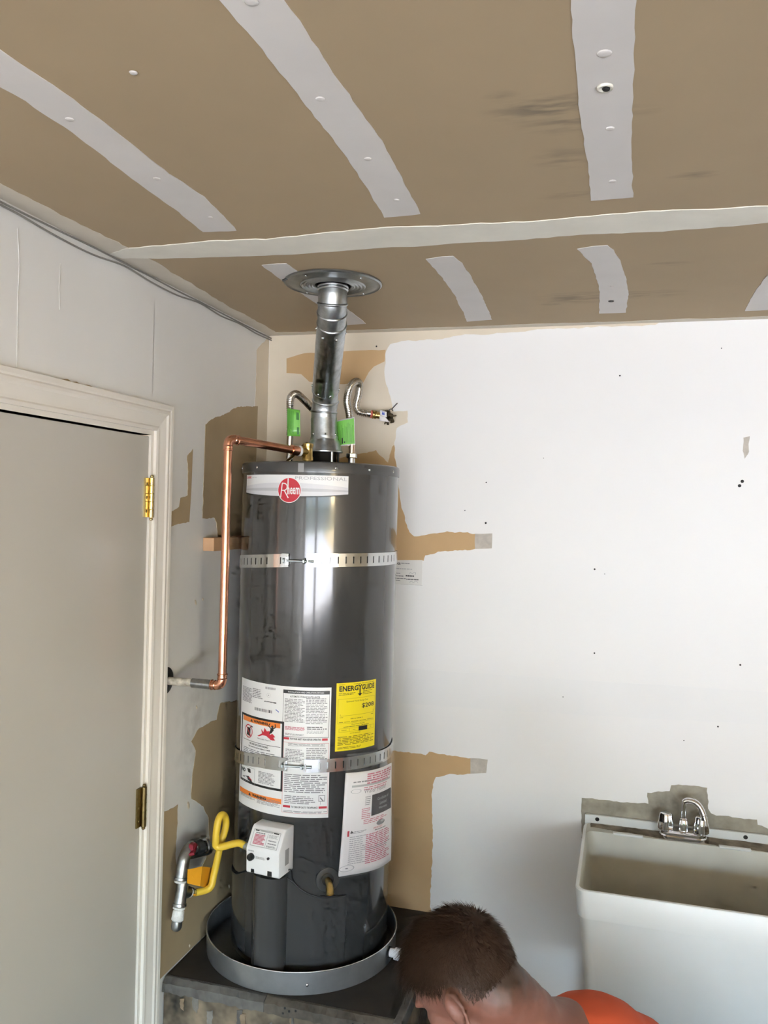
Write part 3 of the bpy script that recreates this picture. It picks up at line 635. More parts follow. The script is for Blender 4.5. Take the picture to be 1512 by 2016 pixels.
P.poly(INK, [(-33.3, 1.132), (-29.5, 1.133), (-28.8, 1.122), (-31.9, 1.122)]); P.R('frame', LINK, (-41.9, 1.137), (-24.7, 1.094), 0.001)
P.poly(INK, [(-39.6, 1.105), (-31.1, 1.112), (-26.9, 1.099), (-25.7, 1.09), (-29.8, 1.099)]); P.stroke(RINK, [(-31.1, 1.109), (-27.5, 1.103)], 0.003, 0.0010)
L_(GINK, (-21.0, 1.136), (-6.774, 1.103), 9, 6)
zw = (-43.6, 1.071)[1]; P.rect(OINK, (-43.6, 1.071)[0], zw, (-1.648, 1.086)[0], zw - 0.0135)
P.text(INK, 'WARNING', (-26.7, 1.078)[0], zw - 0.0030, (-13.6, 1.085)[0], zw - 0.0105, bold=0.05)
u, v = (-29.5, 1.075)[0], zw - 0.0105; P.poly(INK, [(u - 1.4, v), (u + 1.4, v), (u, v + 0.008)], 0.0008)
L_(GINK, (-41.5, 1.059), (-23.7, 1.05), 6, 7); L_(GINK, (-21.8, 1.066), (-2.507, 1.047), 8, 8)
a, b = (-2.111, 1.368), (29.8, 1.242); P.R('frame', INK, a, b, 0.0010); P.rect(INK, a[0], a[1], b[0], a[1] - 0.0095, 0.0008)
P.text(PAPER, 'INSTALLATION AND OPERATION DETAILS', a[0] + 3.5, a[1] - 0.0030, b[0] - 4, a[1] - 0.0068, 0.0014)
P.text(INK, 'AUTOMATIC STORAGE WATER HEATER', a[0] + 5, a[1] - 0.0145, b[0] - 6.5, a[1] - 0.0195, bold=0.02)
L_(GINK, (-0.8303, 1.345), (13.1, 1.281), 17, 9); L_(GINK, (14.0, 1.349), (28.5, 1.278), 17, 10); L_(PINK, (-0.3127, 1.27), (13.6, 1.26), 4, 11, 0.6, ragged_end=0.05); L_(PINK, (-0.1907, 1.252), (3.117, 1.25), 1, 12)
L_(GINK, (-0.1813, 1.251), (13.0, 1.246), 3, 13); L_(INK, (14.9, 1.273), (28.3, 1.263), 2, 14); L_(LINK, (14.9, 1.262), (27.3, 1.252), 3, 15)
z1, z2 = (13.7, 1.24)[1], (13.7, 1.234)[1]
P.rect(RINK, (-1.19, 1.236)[0], z1, (2.849, 1.236)[0], z2); P.rect(RINK, (25.3, 1.24)[0], z1, (29.1, 1.238)[0], z2); P.text(INK, 'FOR YOUR SAFETY READ BEFORE OPERATING', (3.568, 1.236)[0], z1 - .0004, (24.7, 1.239)[0], z2 + .0004, bold=0.03)
P.R('frame', RINK, (-1.133, 1.227), (30.1, 1.037), 0.0006)
P.R('frame', GINK, (2.199, 1.225), (27.2, 1.218), 0.0007); L_(GINK, (2.931, 1.224), (26.5, 1.22), 2, 16, 0.5)
L_(GINK, (0.4676, 1.21), (13.4, 1.174), 9, 17); L_(GINK, (14.9, 1.215), (28.9, 1.174), 9, 18)
L_(GINK, (0.1903, 1.143), (29.4, 1.092), 10, 19); L_(GINK, (0.5827, 1.085), (22.4, 1.062), 5, 20)
P.R('frame', GINK, (23.9, 1.087), (28.2, 1.07), 0.0015); P.stroke(GINK, [(25.0, 1.081), (27.1, 1.071)], 0.003); P.stroke(GINK, [(25.1, 1.062), (25.1, 1.071)], 0.0008)
z1, z2 = (14.9, 1.057)[1], (14.9, 1.051)[1]
P.rect(RINK, (-0.3067, 1.053)[0], z1, (4.77, 1.056)[0], z2); P.rect(RINK, (24.1, 1.057)[0], z1, (29.6, 1.056)[0], z2); P.text(INK, 'TO TURN OFF GAS TO THE APPLIANCE', (5.482, 1.056)[0], z1 - .0004, (23.4, 1.057)[0], z2 + .0004, bold=0.03)
L_(GINK, (0.1278, 1.044), (29.8, 1.038), 2, 21)
P.flush(lab, 'print')
# yellow energy label
A, B = (34.3, 1.3875), (66.9, 1.2030)
pr.rect(YINK, A[0], A[1], B[0], B[1], 0)
lab = link('energy_label', pr.g[YINK.name][1].v, pr.g[YINK.name][1].f, YINK, heater, True); pr.g.clear()
def E(u, v): return (A[0] + (B[0] - A[0]) * u, A[1] + (B[1] - A[1]) * v)
def er(m, u0, v0, u1, v1, **k): a, b = E(u0, v0), E(u1, v1); P.rect(m, a[0], a[1], b[0], b[1], **k)
def et(body, u0, v0, u1, v1, bold=0.0, m=INK, **k): a, b = E(u0, v0), E(u1, v1); P.text(m, body, a[0], a[1], b[0], b[1], bold=bold, **k)
def el(u0, v0, u1, v1, n, seed=0, m=None): a, b = E(u0, v0), E(u1, v1); P.lines(m or mat('olive_print', (0.16, 0.13, 0.01), 0.5), a[0], a[1], b[0], b[1], n, 0.42, seed)
et('ENERG', 0.06, 0.045, 0.50, 0.125, 0.03); et('Y', 0.49, 0.040, 0.60, 0.115, 0.03); et('GUIDE', 0.59, 0.045, 0.94, 0.125, 0.03)
er(INK, 0.53, 0.10, 0.56, 0.19); P.poly(INK, [E(0.485, 0.172), E(0.605, 0.172), E(0.545, 0.212)])
el(0.05, 0.145, 0.44, 0.185, 2, 1); el(0.62, 0.135, 0.88, 0.20, 3, 2); el(0.38, 0.018, 0.95, 0.032, 1, 3); el(0.05, 0.02, 0.2, 0.032, 1, 4)
OL = mat('olive_line', (0.45, 0.36, 0.02), 0.5)
a, b = E(0.04, 0.235), E(0.96, 0.60); P.frame(OL, a[0], a[1], b[0], b[1], 0.0008)
et('Estimated Yearly Energy Cost', 0.23, 0.265, 0.76, 0.295); et('$208', 0.60, 0.325, 0.935, 0.40, 0.015)
er(OL, 0.09, 0.482, 0.93, 0.487); er(OL, 0.09, 0.46, 0.10, 0.487); er(OL, 0.92, 0.44, 0.93, 0.487); el(0.08, 0.50, 0.17, 0.515, 1, 5); el(0.86, 0.50, 0.93, 0.518, 1, 6)
el(0.33, 0.525, 0.70, 0.545, 1, 7); el(0.07, 0.57, 0.92, 0.587, 1, 8)
et('First Hour Rating', 0.36, 0.612, 0.68, 0.632, 0.01); el(0.17, 0.642, 0.80, 0.658, 1, 9, INK)
a, b = E(0.07, 0.67), E(0.96, 0.725); P.frame(OL, a[0], a[1], b[0], b[1], 0.0007); er(OL, 0.31, 0.67, 0.315, 0.725); er(INK, 0.53, 0.662, 0.76, 0.727, lift=0.0008); el(0.13, 0.69, 0.26, 0.705, 1, 10); el(0.39, 0.69, 0.46, 0.705, 1, 11); el(0.84, 0.69, 0.88, 0.703, 1, 12); el(0.60, 0.68, 0.70, 0.705, 2, 13, YINK)
el(0.32, 0.742, 0.62, 0.757, 1, 14); el(0.05, 0.785, 0.95, 0.92, 6, 15); el(0.05, 0.94, 0.75, 0.975, 2, 16)
P.flush(lab, 'print')

# --- burner access panel with its curved top edge
TOPC = [(-75, 0.800), (-60, 0.806), (-45, 0.820), (-34, 0.842), (-24, 0.858), (-16, 0.862), (4.266, 0.8622), (8.596, 0.8502), (13.6, 0.8336), (18.8, 0.8218), (23.9, 0.8146), (30.2, 0.8116), (36.5, 0.8114), (44.8, 0.8086)]
def interp(th):
    for (a, za), (b, zb_) in zip(TOPC, TOPC[1:]):
        if a <= th <= b: return za + (zb_ - za) * (th - a) / (b - a)
    return TOPC[-1][1]
g = G(); v = []; f = []; N = 48; t0, t1 = TOPC[0][0], TOPC[-1][0]
for i in range(N + 1):
    th = t0 + (t1 - t0) * i / N; zt = interp(th)
    v += [hp(th, 0.622, -0.001), hp(th, 0.622, 0.002), hp(th, zt - 0.002, 0.002), hp(th, zt, 0.0005), hp(th, zt, -0.001)]
for i in range(N):
    for k in range(4): f.append((5 * i + k, 5 * i + 5 + k, 5 * i + 6 + k, 5 * i + 1 + k))
f += [tuple(range(5)), tuple(range(5 * N, 5 * N + 5))]
panel = link('burner_cover', v, f, JACKET, heater, 15)
G().tube([hp(t0 + (t1 - t0) * i / 60, interp(t0 + (t1 - t0) * i / 60), 0.0015) for i in range(61)], 0.0024, 6).done('seam_gasket', BLACK, panel, True)
for za, zc in ((0.765, 0.748), (0.700, 0.682)): G().tube([hp(t1 + 0.4, za, 0.001), hp(t1 + 0.6, (za + zc) / 2, 0.003), hp(t1 + 0.4, zc, 0.001)], 0.0018, 6).done('latch', BLACK, panel)
g = G(); g.v, g.f = [], []
pr.rect(DARK, 16, 0.6215, 38, 0.6165, 0.0006); pr.rect(DARK, -40, 0.6215, -20, 0.6165, 0.0006); pr.flush(panel, 'air_slot')
# rounded duct cover below the gas control
TC = -7.5
fr = Vector((sin(radians(TC)), -cos(radians(TC)), 0)); sd = Vector((cos(radians(TC)), sin(radians(TC)), 0))
v = []; f = []; M_ = 20
for z in (0.603, 0.870):
    for i in range(M_ + 1):
        a = pi * i / M_; x = -cos(a) * 0.0485; d = HR - 0.012 + 0.056 * (sin(a) ** 0.55)
        p = Vector((HX, HY, z)) + fr * d + sd * x; v.append(tuple(p))
for i in range(M_): f.append((i, i + 1, M_ + 2 + i, M_ + 1 + i))
f += [tuple(range(M_ + 1)), tuple(range(M_ + 1, 2 * M_ + 2))]
duct = link('duct_cover', v, f, JACKET, heater, 'auto')
# --- gas control valve: white housing
vc = Vector((0.2823, -0.5956, 0.9457)); VZ = vc.z
def vl(x, d, z): return tuple(vc + sd * x + fr * d + Vector((0, 0, z)))
wv, hv = 0.0500, 0.056
prof = [(-0.075, -hv), (-0.004, -hv), (0, -hv + 0.004), (0.002, 0.010), (-0.001, 0.016), (-0.026, 0.056), (-0.034, 0.062), (-0.075, 0.062)]
bm = bmesh.new(); rows = []
for x in (-wv, wv): rows.append([bm.verts.new(vl(x, d, z)) for d, z in prof])
n = len(prof)
for i in range(n): bm.faces.new((rows[0][i], rows[0][(i + 1) % n], rows[1][(i + 1) % n], rows[1][i]))
bm.faces.new(rows[0]); bm.faces.new(rows[1][::-1])
bmesh.ops.recalc_face_normals(bm, faces=bm.faces[:])
bmesh.ops.bevel(bm, geom=bm.edges[:], offset=0.0045, segments=3, profile=0.6, affect='EDGES', clamp_overlap=True)
g = G(); g._bm(bm); gv = g.done('gas_control', VALVEW, heater, 'auto')
# sloped window with its print
s0 = Vector(vl(0, -0.0005, 0.0165)); s1 = Vector(vl(0, -0.0255, 0.0555)); su = (s1 - s0).normalized(); sn = sd.cross(su).normalized()
if sn.dot(fr) < 0: sn = -sn
class FPrint(Print):
    ustep = 9; uscale = 1.0
fp = FPrint(lambda u, v, l: tuple(s0 + sd * u + su * v + sn * (0.0012 + l)))
H_ = (s1 - s0).length
fp.rect(mat('window_grey', (0.42, 0.42, 0.42), 0.3), -0.041, H_ - 0.002, 0.041, 0.001, 0.0); fp.rect(PAPER, -0.0395, H_ - 0.0035, 0.0395, 0.0025, 0.0004)
fp.rect(INK, -0.036, H_ - 0.004, -0.024, H_ - 0.0065, 0.0008); fp.rect(INK, 0.020, H_ - 0.004, 0.036, H_ - 0.0065, 0.0008); fp.rect(LINK, -0.022, H_ - 0.004, 0.018, H_ - 0.0065, 0.0008)
fp.lines(GINK, -0.032, H_ - 0.009, -0.004, H_ - 0.013, 1, 0.7, 3, lift=0.0008); fp.lines(PINK, -0.034, H_ - 0.014, 0.0, 0.006, 8, 0.72, 4, lift=0.0008, gap=0.03)
fp.lines(LINK, 0.008, H_ - 0.010, 0.036, H_ - 0.019, 4, 0.6, 5, lift=0.0008); fp.lines(GINK, 0.010, H_ - 0.022, 0.036, 0.010, 2, 0.35, 6, lift=0.0008); fp.lines(GINK, 0.008, 0.009, 0.036, 0.004, 2, 0.6, 7, lift=0.0008)
fp.rect(GINK, 0.004, H_ - 0.009, 0.0048, 0.004, 0.0008); fp.flush(gv, 'print')
fp = FPrint(lambda u, v, l: vl(u, 0.0022 + l, v))
fp.lines(LINK, -0.043, 0.008, -0.025, 0.003, 1, 0.6, 8); fp.lines(LINK, -0.020, -0.006, 0.008, -0.013, 3, 0.6, 9); fp.flush(gv, 'print')
fp = FPrint(lambda u, v, l: vl(wv + 0.0004 + l, u, v)); fp.rect(mat('grey_vent_print', (0.35, 0.35, 0.35), 0.6), -0.050, 0.010, -0.030, -0.032, 0.0); fp.flush(gv, 'side_label')
kp = vl(-0.0335, 0.001, -0.010); G().lathe([(0.0095, 0), (0.0095, 0.008), (0.008, 0.011), (0, 0.0115)], kp, fr, 24).done('temperature_knob', BLACK, gv, 'auto')
G().box(-0.0012, 0.0012, -0.0008, 0.0008, -0.008, 0.008, 0, Matrix.Translation(Vector(kp) + fr * 0.012) @ Matrix.Rotation(radians(TC), 4, 'Z')).done('knob_pointer', IRON, gv)
G().lathe([(0.0035, 0), (0.0035, 0.004), (0, 0.0045)], vl(0.0185, 0.001, -0.006), fr, 16).done('status_light', mat('dark_lens', (0.03, 0.025, 0.03), 0.2), gv, 'auto')
for x, s in ((-0.030, 0.0052), (0.022, 0.0068)):
    g = G(); g.box(-s, s, -0.003, 0.003, -s, s, 0.001, Matrix.Translation(vl(x, -0.002, -hv + 0.003 + s)) @ Matrix.Rotation(radians(TC), 4, 'Z')); g.done('socket', BLACK, gv)
G().tube(spline([vl(0.045, -0.05, -0.050), vl(0.056, -0.055, -0.052), hp(8, 0.860, 0.004), hp(12, 0.838, 0.0035)], 6), 0.0022, 8).done('thermocouple_wire', BLACK, gv, True)
G().cyl(vl(-wv + 0.004, -0.035, -0.004), vl(-wv - 0.006, -0.035, -0.004), 0.009, seg=6).done('gas_inlet', BOLT, gv)
G().lathe([(0.030, 0), (0.028, 0.035)], Vector((HX, HY, VZ - 0.004)) + fr * (HR - 0.004), fr, 20).done('valve_shank', DARK, gv)
# --- drain valve in its dished recess
dth, dz = 31.5, 0.858
dn = Vector((sin(radians(dth)), -cos(radians(dth)), 0)); dp = Vector(hp(dth, dz)); ds = Vector((cos(radians(dth)), sin(radians(dth)), 0))
dish = G().lathe([(0.033, 0.0), (0.032, 0.0025), (0.026, 0.0035), (0.018, 0.0030), (0.0165, 0.0022), (0.0, 0.0020)], dp, dn, 32).done('drain_recess', CAPM, heater, 'auto')
G().lathe([(0.0165, 0.0026), (0, 0.0032)], dp, dn, 24).done('drain_gap', BLACK, dish)
dv = G().cyl(dp, dp + dn * 0.020 - Vector((0, 0, 0.004)), 0.0085, seg=20)
o1 = dp + dn * 0.020 - Vector((0, 0, 0.004)); o2 = o1 + dn * 0.018 + Vector((0, 0, -0.020))
dv.tube([o1 - dn * 0.006, o1 + dn * 0.004, o1 + dn * 0.011 + Vector((0, 0, -0.008)), o2], [0.0085, 0.0095, 0.0095, 0.0095], 18)
for k in range(5): q = o1.lerp(o2, 0.35 + k * 0.14); dv.lathe([(0.0095, 0), (0.0112, 0.0012), (0.0095, 0.0024)], q, o2 - o1, 18, False)
dv.done('drain_valve', BRASS, heater, 'auto')
# --- hot and cold nipples, relief valve, draft hood on top
NL, NR_ = Vector((0.2084, -0.3, 2.01)), Vector((0.3864, -0.25, 2.014))
for q in (NL, NR_):
    nip = G().lathe([(0.0105, 1.984), (0.0105, 2.012)], (q.x, q.y, 0), seg=18).done('nipple', ZINC, heater, 'auto')
    G().lathe([(0.014, 1.985), (0.014, 1.990), (0.011, 1.992)], (q.x, q.y, 0), seg=18).done('nipple_collar', ZINC, nip, 'auto')
tp = Vector((0.3048, -0.4, 2.018)); TZ = tp.z
dirc = Vector((0.167, -0.6256, 2.033)) - Vector((tp.x, tp.y, TZ)); dirc.z = 0; dirc.normalize()
rv = G().lathe([(0.011, 1.984), (0.011, 1.992), (0.0155, 1.994), (0.0155, 2.003), (0.0135, 2.006), (0.0135, 2.030), (0.0155, 2.034), (0.0155, 2.041), (0.010, 2.043)], (tp.x, tp.y, 0), seg=16).done('relief_valve', BRASS, heater, 'auto')
G().lathe([(0.0125, 0), (0.0125, 0.018), (0.0145, 0.019), (0.0145, 0.028)], (tp.x, tp.y, TZ), dirc, 16).done('relief_outlet', BRASS, rv, 'auto')
G().tube(spline([(tp.x - 0.005, tp.y + 0.004, 2.043), (tp.x - 0.03, tp.y + 0.03, 2.036), (tp.x - 0.075, tp.y + 0.07, 2.010), (tp.x - 0.10, tp.y + 0.09, 1.998)], 5), [0.004] * 16, 6).done('relief_lever', BRASSD, rv, True)
hood = G().lathe([(0.054, 2.024), (0.0545, 2.027), (0.052, 2.030), (0.047, 2.048), (0.0435, 2.058), (0.0395, 2.063), (0.0395, 2.072)], (HX + 0.008, HY, 0), seg=40, cap=False).done('draft_hood', GALV, heater, 'auto')
G().lathe([(0.036, 1.984), (0.036, 2.030), (0.0, 2.030)], (HX + 0.008, HY, 0), seg=28).done('flue_collar', DARK, hood, 'auto')
for a in (20, 110, 200, 290):
    x, y = HX + 0.008 + 0.047 * cos(radians(a - 62)), HY + 0.047 * sin(radians(a - 62))
    G().cyl((x, y, 1.984), (x, y, 2.028), 0.0035, seg=10).done('hood_leg', ZINC if a < 60 else IRON, hood)

# ================================================================== DRAIN PAN, PLATFORM
PR = 0.278; PX_, PY_ = HX - 0.021, HY - 0.005
pan = G().lathe([(0.0, PZ + 0.001), (PR - 0.004, PZ + 0.001), (PR - 0.003, PZ + 0.060), (PR - 0.0005, PZ + 0.0615), (PR + 0.0015, PZ + 0.0605), (PR + 0.0015, PZ + 0.057), (PR, PZ + 0.056), (PR - 0.001, PZ)], (PX_, PY_, 0), seg=96, cap=True)
drainpan = pan.done('drain_pan', mat('aluminium_pan', (0.42, 0.43, 0.43), 0.36, 0.75, var=0.15, vscale=20), None, 'auto')
G().tube([(PX_ + (PR + 0.0005) * cos(a), PY_ + (PR + 0.0005) * sin(a), PZ + 0.0612) for a in [2 * pi * i / 96 for i in range(97)]], 0.0014, 8).done('rolled_rim', mat('bright_rim', (0.85, 0.85, 0.84), 0.25, 0.8), drainpan, True)
tag(drainpan, 'round shallow metal drain pan under the grey water heater', 'drain pan')
dd = Vector((cos(radians(-7)), sin(radians(-7)), 0))
G().lathe([(0.012, -0.004), (0.012, 0.018), (0.0165, 0.019), (0.0165, 0.045), (0.012, 0.046)], Vector((PX_, PY_, 0.607)) + dd * PR, dd, 20).done('drain_fitting', PVC, drainpan, 'auto')
G().lathe([(0.0170, -0.001), (0.0170, 0.004)], Vector((PX_, PY_, 0.607)) + dd * PR, dd, 6).done('rubber_washer', BLACK, drainpan)
G().lathe([(0.0045, 0), (0.0035, 0.0015), (0, 0.002)], Vector((PX_ + PR * sin(radians(24)), PY_ - PR * cos(radians(24)), 0.602)), (sin(radians(24)), -cos(radians(24)), 0), 10).done('pan_rivet', ZINC, drainpan, True)
plat = thing('heater_platform', (0.33, -0.3, FLOOR), 'rough wooden platform with battered front carrying the water heater', 'platform')
PF = -0.600; PXR = 0.668
G().box(0.002, PXR - 0.02, PF + 0.02, -0.002, PZ - 0.018, PZ - 0.0005).done('plywood_top', PLY, plat)
def board(name, pts, m, seed, depth=0.018):
    """front edging: two weathered facets following a wavy top line"""
    rnd = random.Random(seed); v = []; f = []; n = 26
    for i in range(n + 1):
        x = pts[0] + (pts[1] - pts[0]) * i / n
        w = lambda a: rnd.uniform(-a, a)
        v += [(x, PF + 0.0195, PZ - 0.001), (x, PF + 0.012 + w(.002), PZ - 0.001 + w(.0006)), (x, PF - 0.006 + w(.0015), PZ - 0.010 + w(.0015)), (x, PF - 0.008 + w(.001), PZ - 0.034 + w(.003)), (x, PF + 0.012, PZ - 0.036)]
    for i in range(n):
        for k in range(4): f.append((5 * i + k, 5 * i + 5 + k, 5 * i + 6 + k, 5 * i + 1 + k))
    f += [tuple(range(5)), tuple(range(5 * n, 5 * n + 5))]
    return link(name, v, f, m, plat)
board('edge_board', (0.003, 0.30), BOARD, 1); board('edge_board', (0.301, PXR), mat('weathered_board_brown', (0.13, 0.11, 0.085), 0.85, var=0.6, vscale=16, bump=0.3), 2)
for x, dz in ((0.36, -.006), (0.372, -.012), (0.39, -.008), (0.355, -.02), (0.545, -.012), (0.565, -.02), (0.60, -.010), (0.62, -.018), (0.575, -.008)):
    G().lathe([(0.0032, 0), (0.0026, 0.001), (0, 0.0012)], (x, PF - 0.0075, PZ + dz - 0.006), (0, -1, 0.3), 8).done('nail_hole', HOLEM, plat)
G().box(PXR - 0.022, PXR, PF, -0.004, PZ - 0.040, PZ - 0.0003, 0.003).done('side_board', BOARD, plat)
G().box(0.004, PXR - 0.004, PF + 0.002, PF + 0.014, FLOOR + 0.002, PZ - 0.030).done('front_face', TORN, plat)
G().box(PXR - 0.016, PXR - 0.004, PF + 0.015, -0.004, FLOOR + 0.002, PZ - 0.030).done('side_face', TORN, plat)
rnd = random.Random(5)
for i in range(16):                                     # splinters and torn paper hanging on the front face
    x = rnd.uniform(0.02, 0.64); z = PZ - 0.036 - rnd.random() * 0.04; w = rnd.uniform(0.006, 0.018); h = rnd.uniform(0.03, 0.085)
    poly = ragged([(x - w / 2, z), (x + w / 2, z + 0.004), (x + w * 0.4, z - h), (x - w * 0.3, z - h * 0.8)], 0.006, 0.002, i)
    patch('torn_piece', poly, lambda u, v, d: (u, PF + 0.002 - d, v), rnd.uniform(0.001, 0.004), (mat('torn_paper', (0.30, 0.22, 0.14), 0.9, var=0.4, vscale=30), BOARD, mat('grey_torn_paper', (0.24, 0.22, 0.19), 0.9, var=0.4, vscale=30))[i % 3], plat)

# ================================================================== SEISMIC STRAPS
def strap_z(pts, th):
    for (a, za), (b, zb_) in zip(pts, pts[1:]):
        if a <= th <= b: return za + (zb_ - za) * (th - a) / (b - a)
    return pts[0][1] if th < pts[0][0] else pts[-1][1]
def strap(pts, gap, hw, label, slot0, gl):
    t = thing('strap', hp(gap[0], strap_z(pts, gap[0]) - hw), label, 'strap', 'straps around the water heater')
    def bandpart(a, b, slots):
        v = []; f = []
        edges = [a]; th = a
        cuts = []
        for s in slots: cuts += [(s - 0.45, s + 0.45)]
        cuts = [c for c in sorted(cuts) if a < c[0] and c[1] < b]
        grid = [a]
        for c0, c1 in cuts: grid += [c0, c1]
        grid.append(b)
        cols = []
        for (p, q) in zip(grid, grid[1:]):
            n = max(1, int((q - p) / 4)); cols += [p + (q - p) * i / n for i in range(n)]
        cols.append(b)
        def isslot(x): return any(c0 - 1e-6 <= x < c1 - 1e-6 for c0, c1 in cuts)
        for th in cols:
            z = strap_z(pts, th)
            for zz in (z + hw, z + hw * 0.52, z - hw * 0.52, z - hw): v.append(hp(th, zz, 0.0020 + gl(th)))
            for zz in (z + hw, z + hw * 0.52, z - hw * 0.52, z - hw): v.append(hp(th, zz, 0.0034 + gl(th)))
        for i in range(len(cols) - 1):
            sl = isslot(cols[i])
            for k in range(3):
                if sl and k == 1: continue
                for o in (0, 4): f.append((8 * i + o + k, 8 * i + 8 + o + k, 8 * i + 9 + o + k, 8 * i + 1 + o + k))
            f.append((8 * i, 8 * i + 8, 8 * i + 12, 8 * i + 4)); f.append((8 * i + 3, 8 * i + 11, 8 * i + 15, 8 * i + 7))
        return link('strap_band', v, f, ZINC, t, False)
    L = bandpart(-178, gap[0], [gap[0] - 6 - 0 * i - slot0 * i for i in range(12) if i != 1] )
    R = bandpart(gap[1], 178, [gap[1] + 10 + slot0 * i for i in range(13)])
    # folded bright ends, bolt, nut
    zc = (strap_z(pts, gap[0]) + strap_z(pts, gap[1])) / 2 - 0.002
    for s, th in ((-1, gap[0]), (1, gap[1])):
        p = HPrint(lambda u, v, l: hp(u, v, 0.004 + l + gl(u))); z = strap_z(pts, th)
        p.rect(ZINC, th, z + hw * 0.98, th + s * (5 if s < 0 else 8.5), z - hw * 0.98, 0.0012); p.flush(R if s > 0 else L, 'end_fold')
        q = Vector(hp(th + s * 1.0, zc, 0.008)); ax = Vector((cos(radians(th)), sin(radians(th)), 0))
        g = G(); g.box(-0.002, 0.002, -0.008, 0.004, -0.012, 0.012, 0.001, Matrix.Translation(q) @ Matrix.Rotation(radians(th), 4, 'Z')); g.done('end_lug', ZINC, R if s > 0 else L)
    mid = (gap[0] + gap[1]) / 2; ax = Vector((cos(radians(mid)), sin(radians(mid)), 0)); c0 = Vector(hp(gap[0] - 2.5, zc, 0.010)); c1 = Vector(hp(gap[1] + 5, zc, 0.010))
    bo = G().cyl(c0, c1, 0.0033, seg=14); 
    bo.hexnut(c0 - ax * 0.002, ax, 0.0068, 0.005)
    b = bo.done('bolt', BOLT, t, 'auto')
    G().hexnut(Vector(hp(gap[1] - 1.5, zc, 0.010)), ax, 0.0072, 0.006).done('nut', BOLT, b, 'auto')
    return t
strap([(-180, 1.700), (-64.5, 1.698), (-0.4186, 1.717), (14.1, 1.719), (42.1, 1.721), (91.7, 1.722), (180, 1.72)], (-0.4, 12.0), 0.0180, 'slotted zinc steel strap around the upper part of the water heater', 5.5, lambda th: 0.0)
strap([(-180, 1.155), (-64.6, 1.141), (-20.7, 1.164), (1.132, 1.167), (27.9, 1.167), (46.1, 1.168), (88.7, 1.162), (180, 1.165)], (2.2, 13.8), 0.0180, 'slotted zinc steel strap across the white label, lower of the two', 5.5, lambda th: 0.0)

# ================================================================== DOCUMENT POUCH
pouch = thing('document_pouch', hp(70, 0.85, 0.01), 'clear plastic pouch with folded warranty papers hanging on the heater', 'document pouch')
def pq(u, v, l=0.0):     # u 0..1 across, v 0 top .. 1 bottom
    a = PTL.lerp(PTR, u); b = PBL.lerp(PBR, u); p = a + (b - a) * v
    n = Vector((0.88, -0.47, 0)); return tuple(p + n * (0.021 * sin(pi * max(0, min(1, u))) + 0.003 * sin(5 * u + 4 * v) * v + l))
PTL, PTR, PBL, PBR = Vector((0.4675, -0.476, 1.145)), Vector((0.5558, -0.33, 1.141)), Vector((0.4642, -0.5, 0.8735)), Vector((0.5641, -0.345, 0.8725))
v = []; f = []; nu, nv = 22, 14
for o in (0.0, -0.003):
    for i in range(nu + 1):
        for j in range(nv + 1): v.append(pq(i / nu, j / nv, o))
S = (nu + 1) * (nv + 1)
for i in range(nu):
    for j in range(nv):
        a = i * (nv + 1) + j; q = (a, a + 1, a + nv + 2, a + nv + 1); f.append(q); f.append(tuple(x + S for x in q[::-1]))
for j in range(nv): f.append((j, j + 1, S + j + 1, S + j)); a = nu * (nv + 1) + j; f.append((a, a + 1, S + a + 1, S + a))
for i in range(nu): a = i * (nv + 1); b = a + nv + 1; f.append((a, b, S + b, S + a)); a += nv; b += nv; f.append((a, b, S + b, S + a))
sh = link('warranty_sheet', v, f, PAPERW, pouch, True)
class QPrint(Print):
    ustep = 0.06; uscale = 1 / 0.26
qp = QPrint(lambda u, v, l: pq(u, 1 - v, l + 0.0006))
def ql(m, u0, v0, u1, v1, n, seed, fill=0.42): qp.lines(m, u0, 1 - v0, u1, 1 - v1, n, fill, seed, lift=0.0006)
ql(PINK, 0.35, 0.02, 0.95, 0.13, 5, 1, 0.6); qp.rect(LINK, 0.1, 1 - 0.125, 0.93, 1 - 0.145); ql(PINK, 0.30, 0.15, 0.85, 0.19, 2, 2); ql(GINK, 0.12, 0.08, 0.5, 0.11, 1, 20)
qp.text(GINK, 'Water Heater', 0.30, 1 - 0.172, 0.80, 1 - 0.215, 0.0010)
qp.rect(mat('charcoal_print', (0.045, 0.04, 0.045), 0.5), 0.46, 1 - 0.245, 0.97, 1 - 0.455, 0.0006)
for i, (tx, a, b) in enumerate((('Certificate of', 0.58, 0.88), ('Limited', 0.64, 0.82), ('Warranty', 0.62, 0.84))): qp.text(LINK, tx, a, 1 - 0.285 - i * 0.05, b, 1 - 0.315 - i * 0.05, 0.0012)
ql(GINK, 0.33, 0.245, 0.43, 0.34, 5, 3); ql(PINK, 0.28, 0.36, 0.44, 0.47, 6, 4); ql(PINK, 0.32, 0.475, 0.85, 0.525, 3, 5)
qp.disc(GINK, 0.68, 1 - 0.545, 0.026, 0.0008); qp.disc(LINK, 0.72, 1 - 0.535, 0.012, 0.0011)
qp.text(RINK, 'IMPORTANT', 0.52, 1 - 0.575, 0.72, 1 - 0.595, 0.0010); ql(INK, 0.55, 0.60, 0.85, 0.615, 1, 6)
ql(PINK, 0.38, 0.625, 0.9, 0.92, 16, 7, 0.5); ql(GINK, 0.45, 0.755, 0.92, 0.79, 2, 8); ql(GINK, 0.12, 0.575, 0.38, 0.60, 2, 9); ql(LINK, 0.11, 0.62, 0.38, 0.90, 14, 10)
qp.rect(RINK, 0.07, 1 - 0.565, 0.10, 1 - 0.62); qp.poly(INK, [(0.11, 1 - 0.59), (0.16, 1 - 0.59), (0.135, 1 - 0.565)])
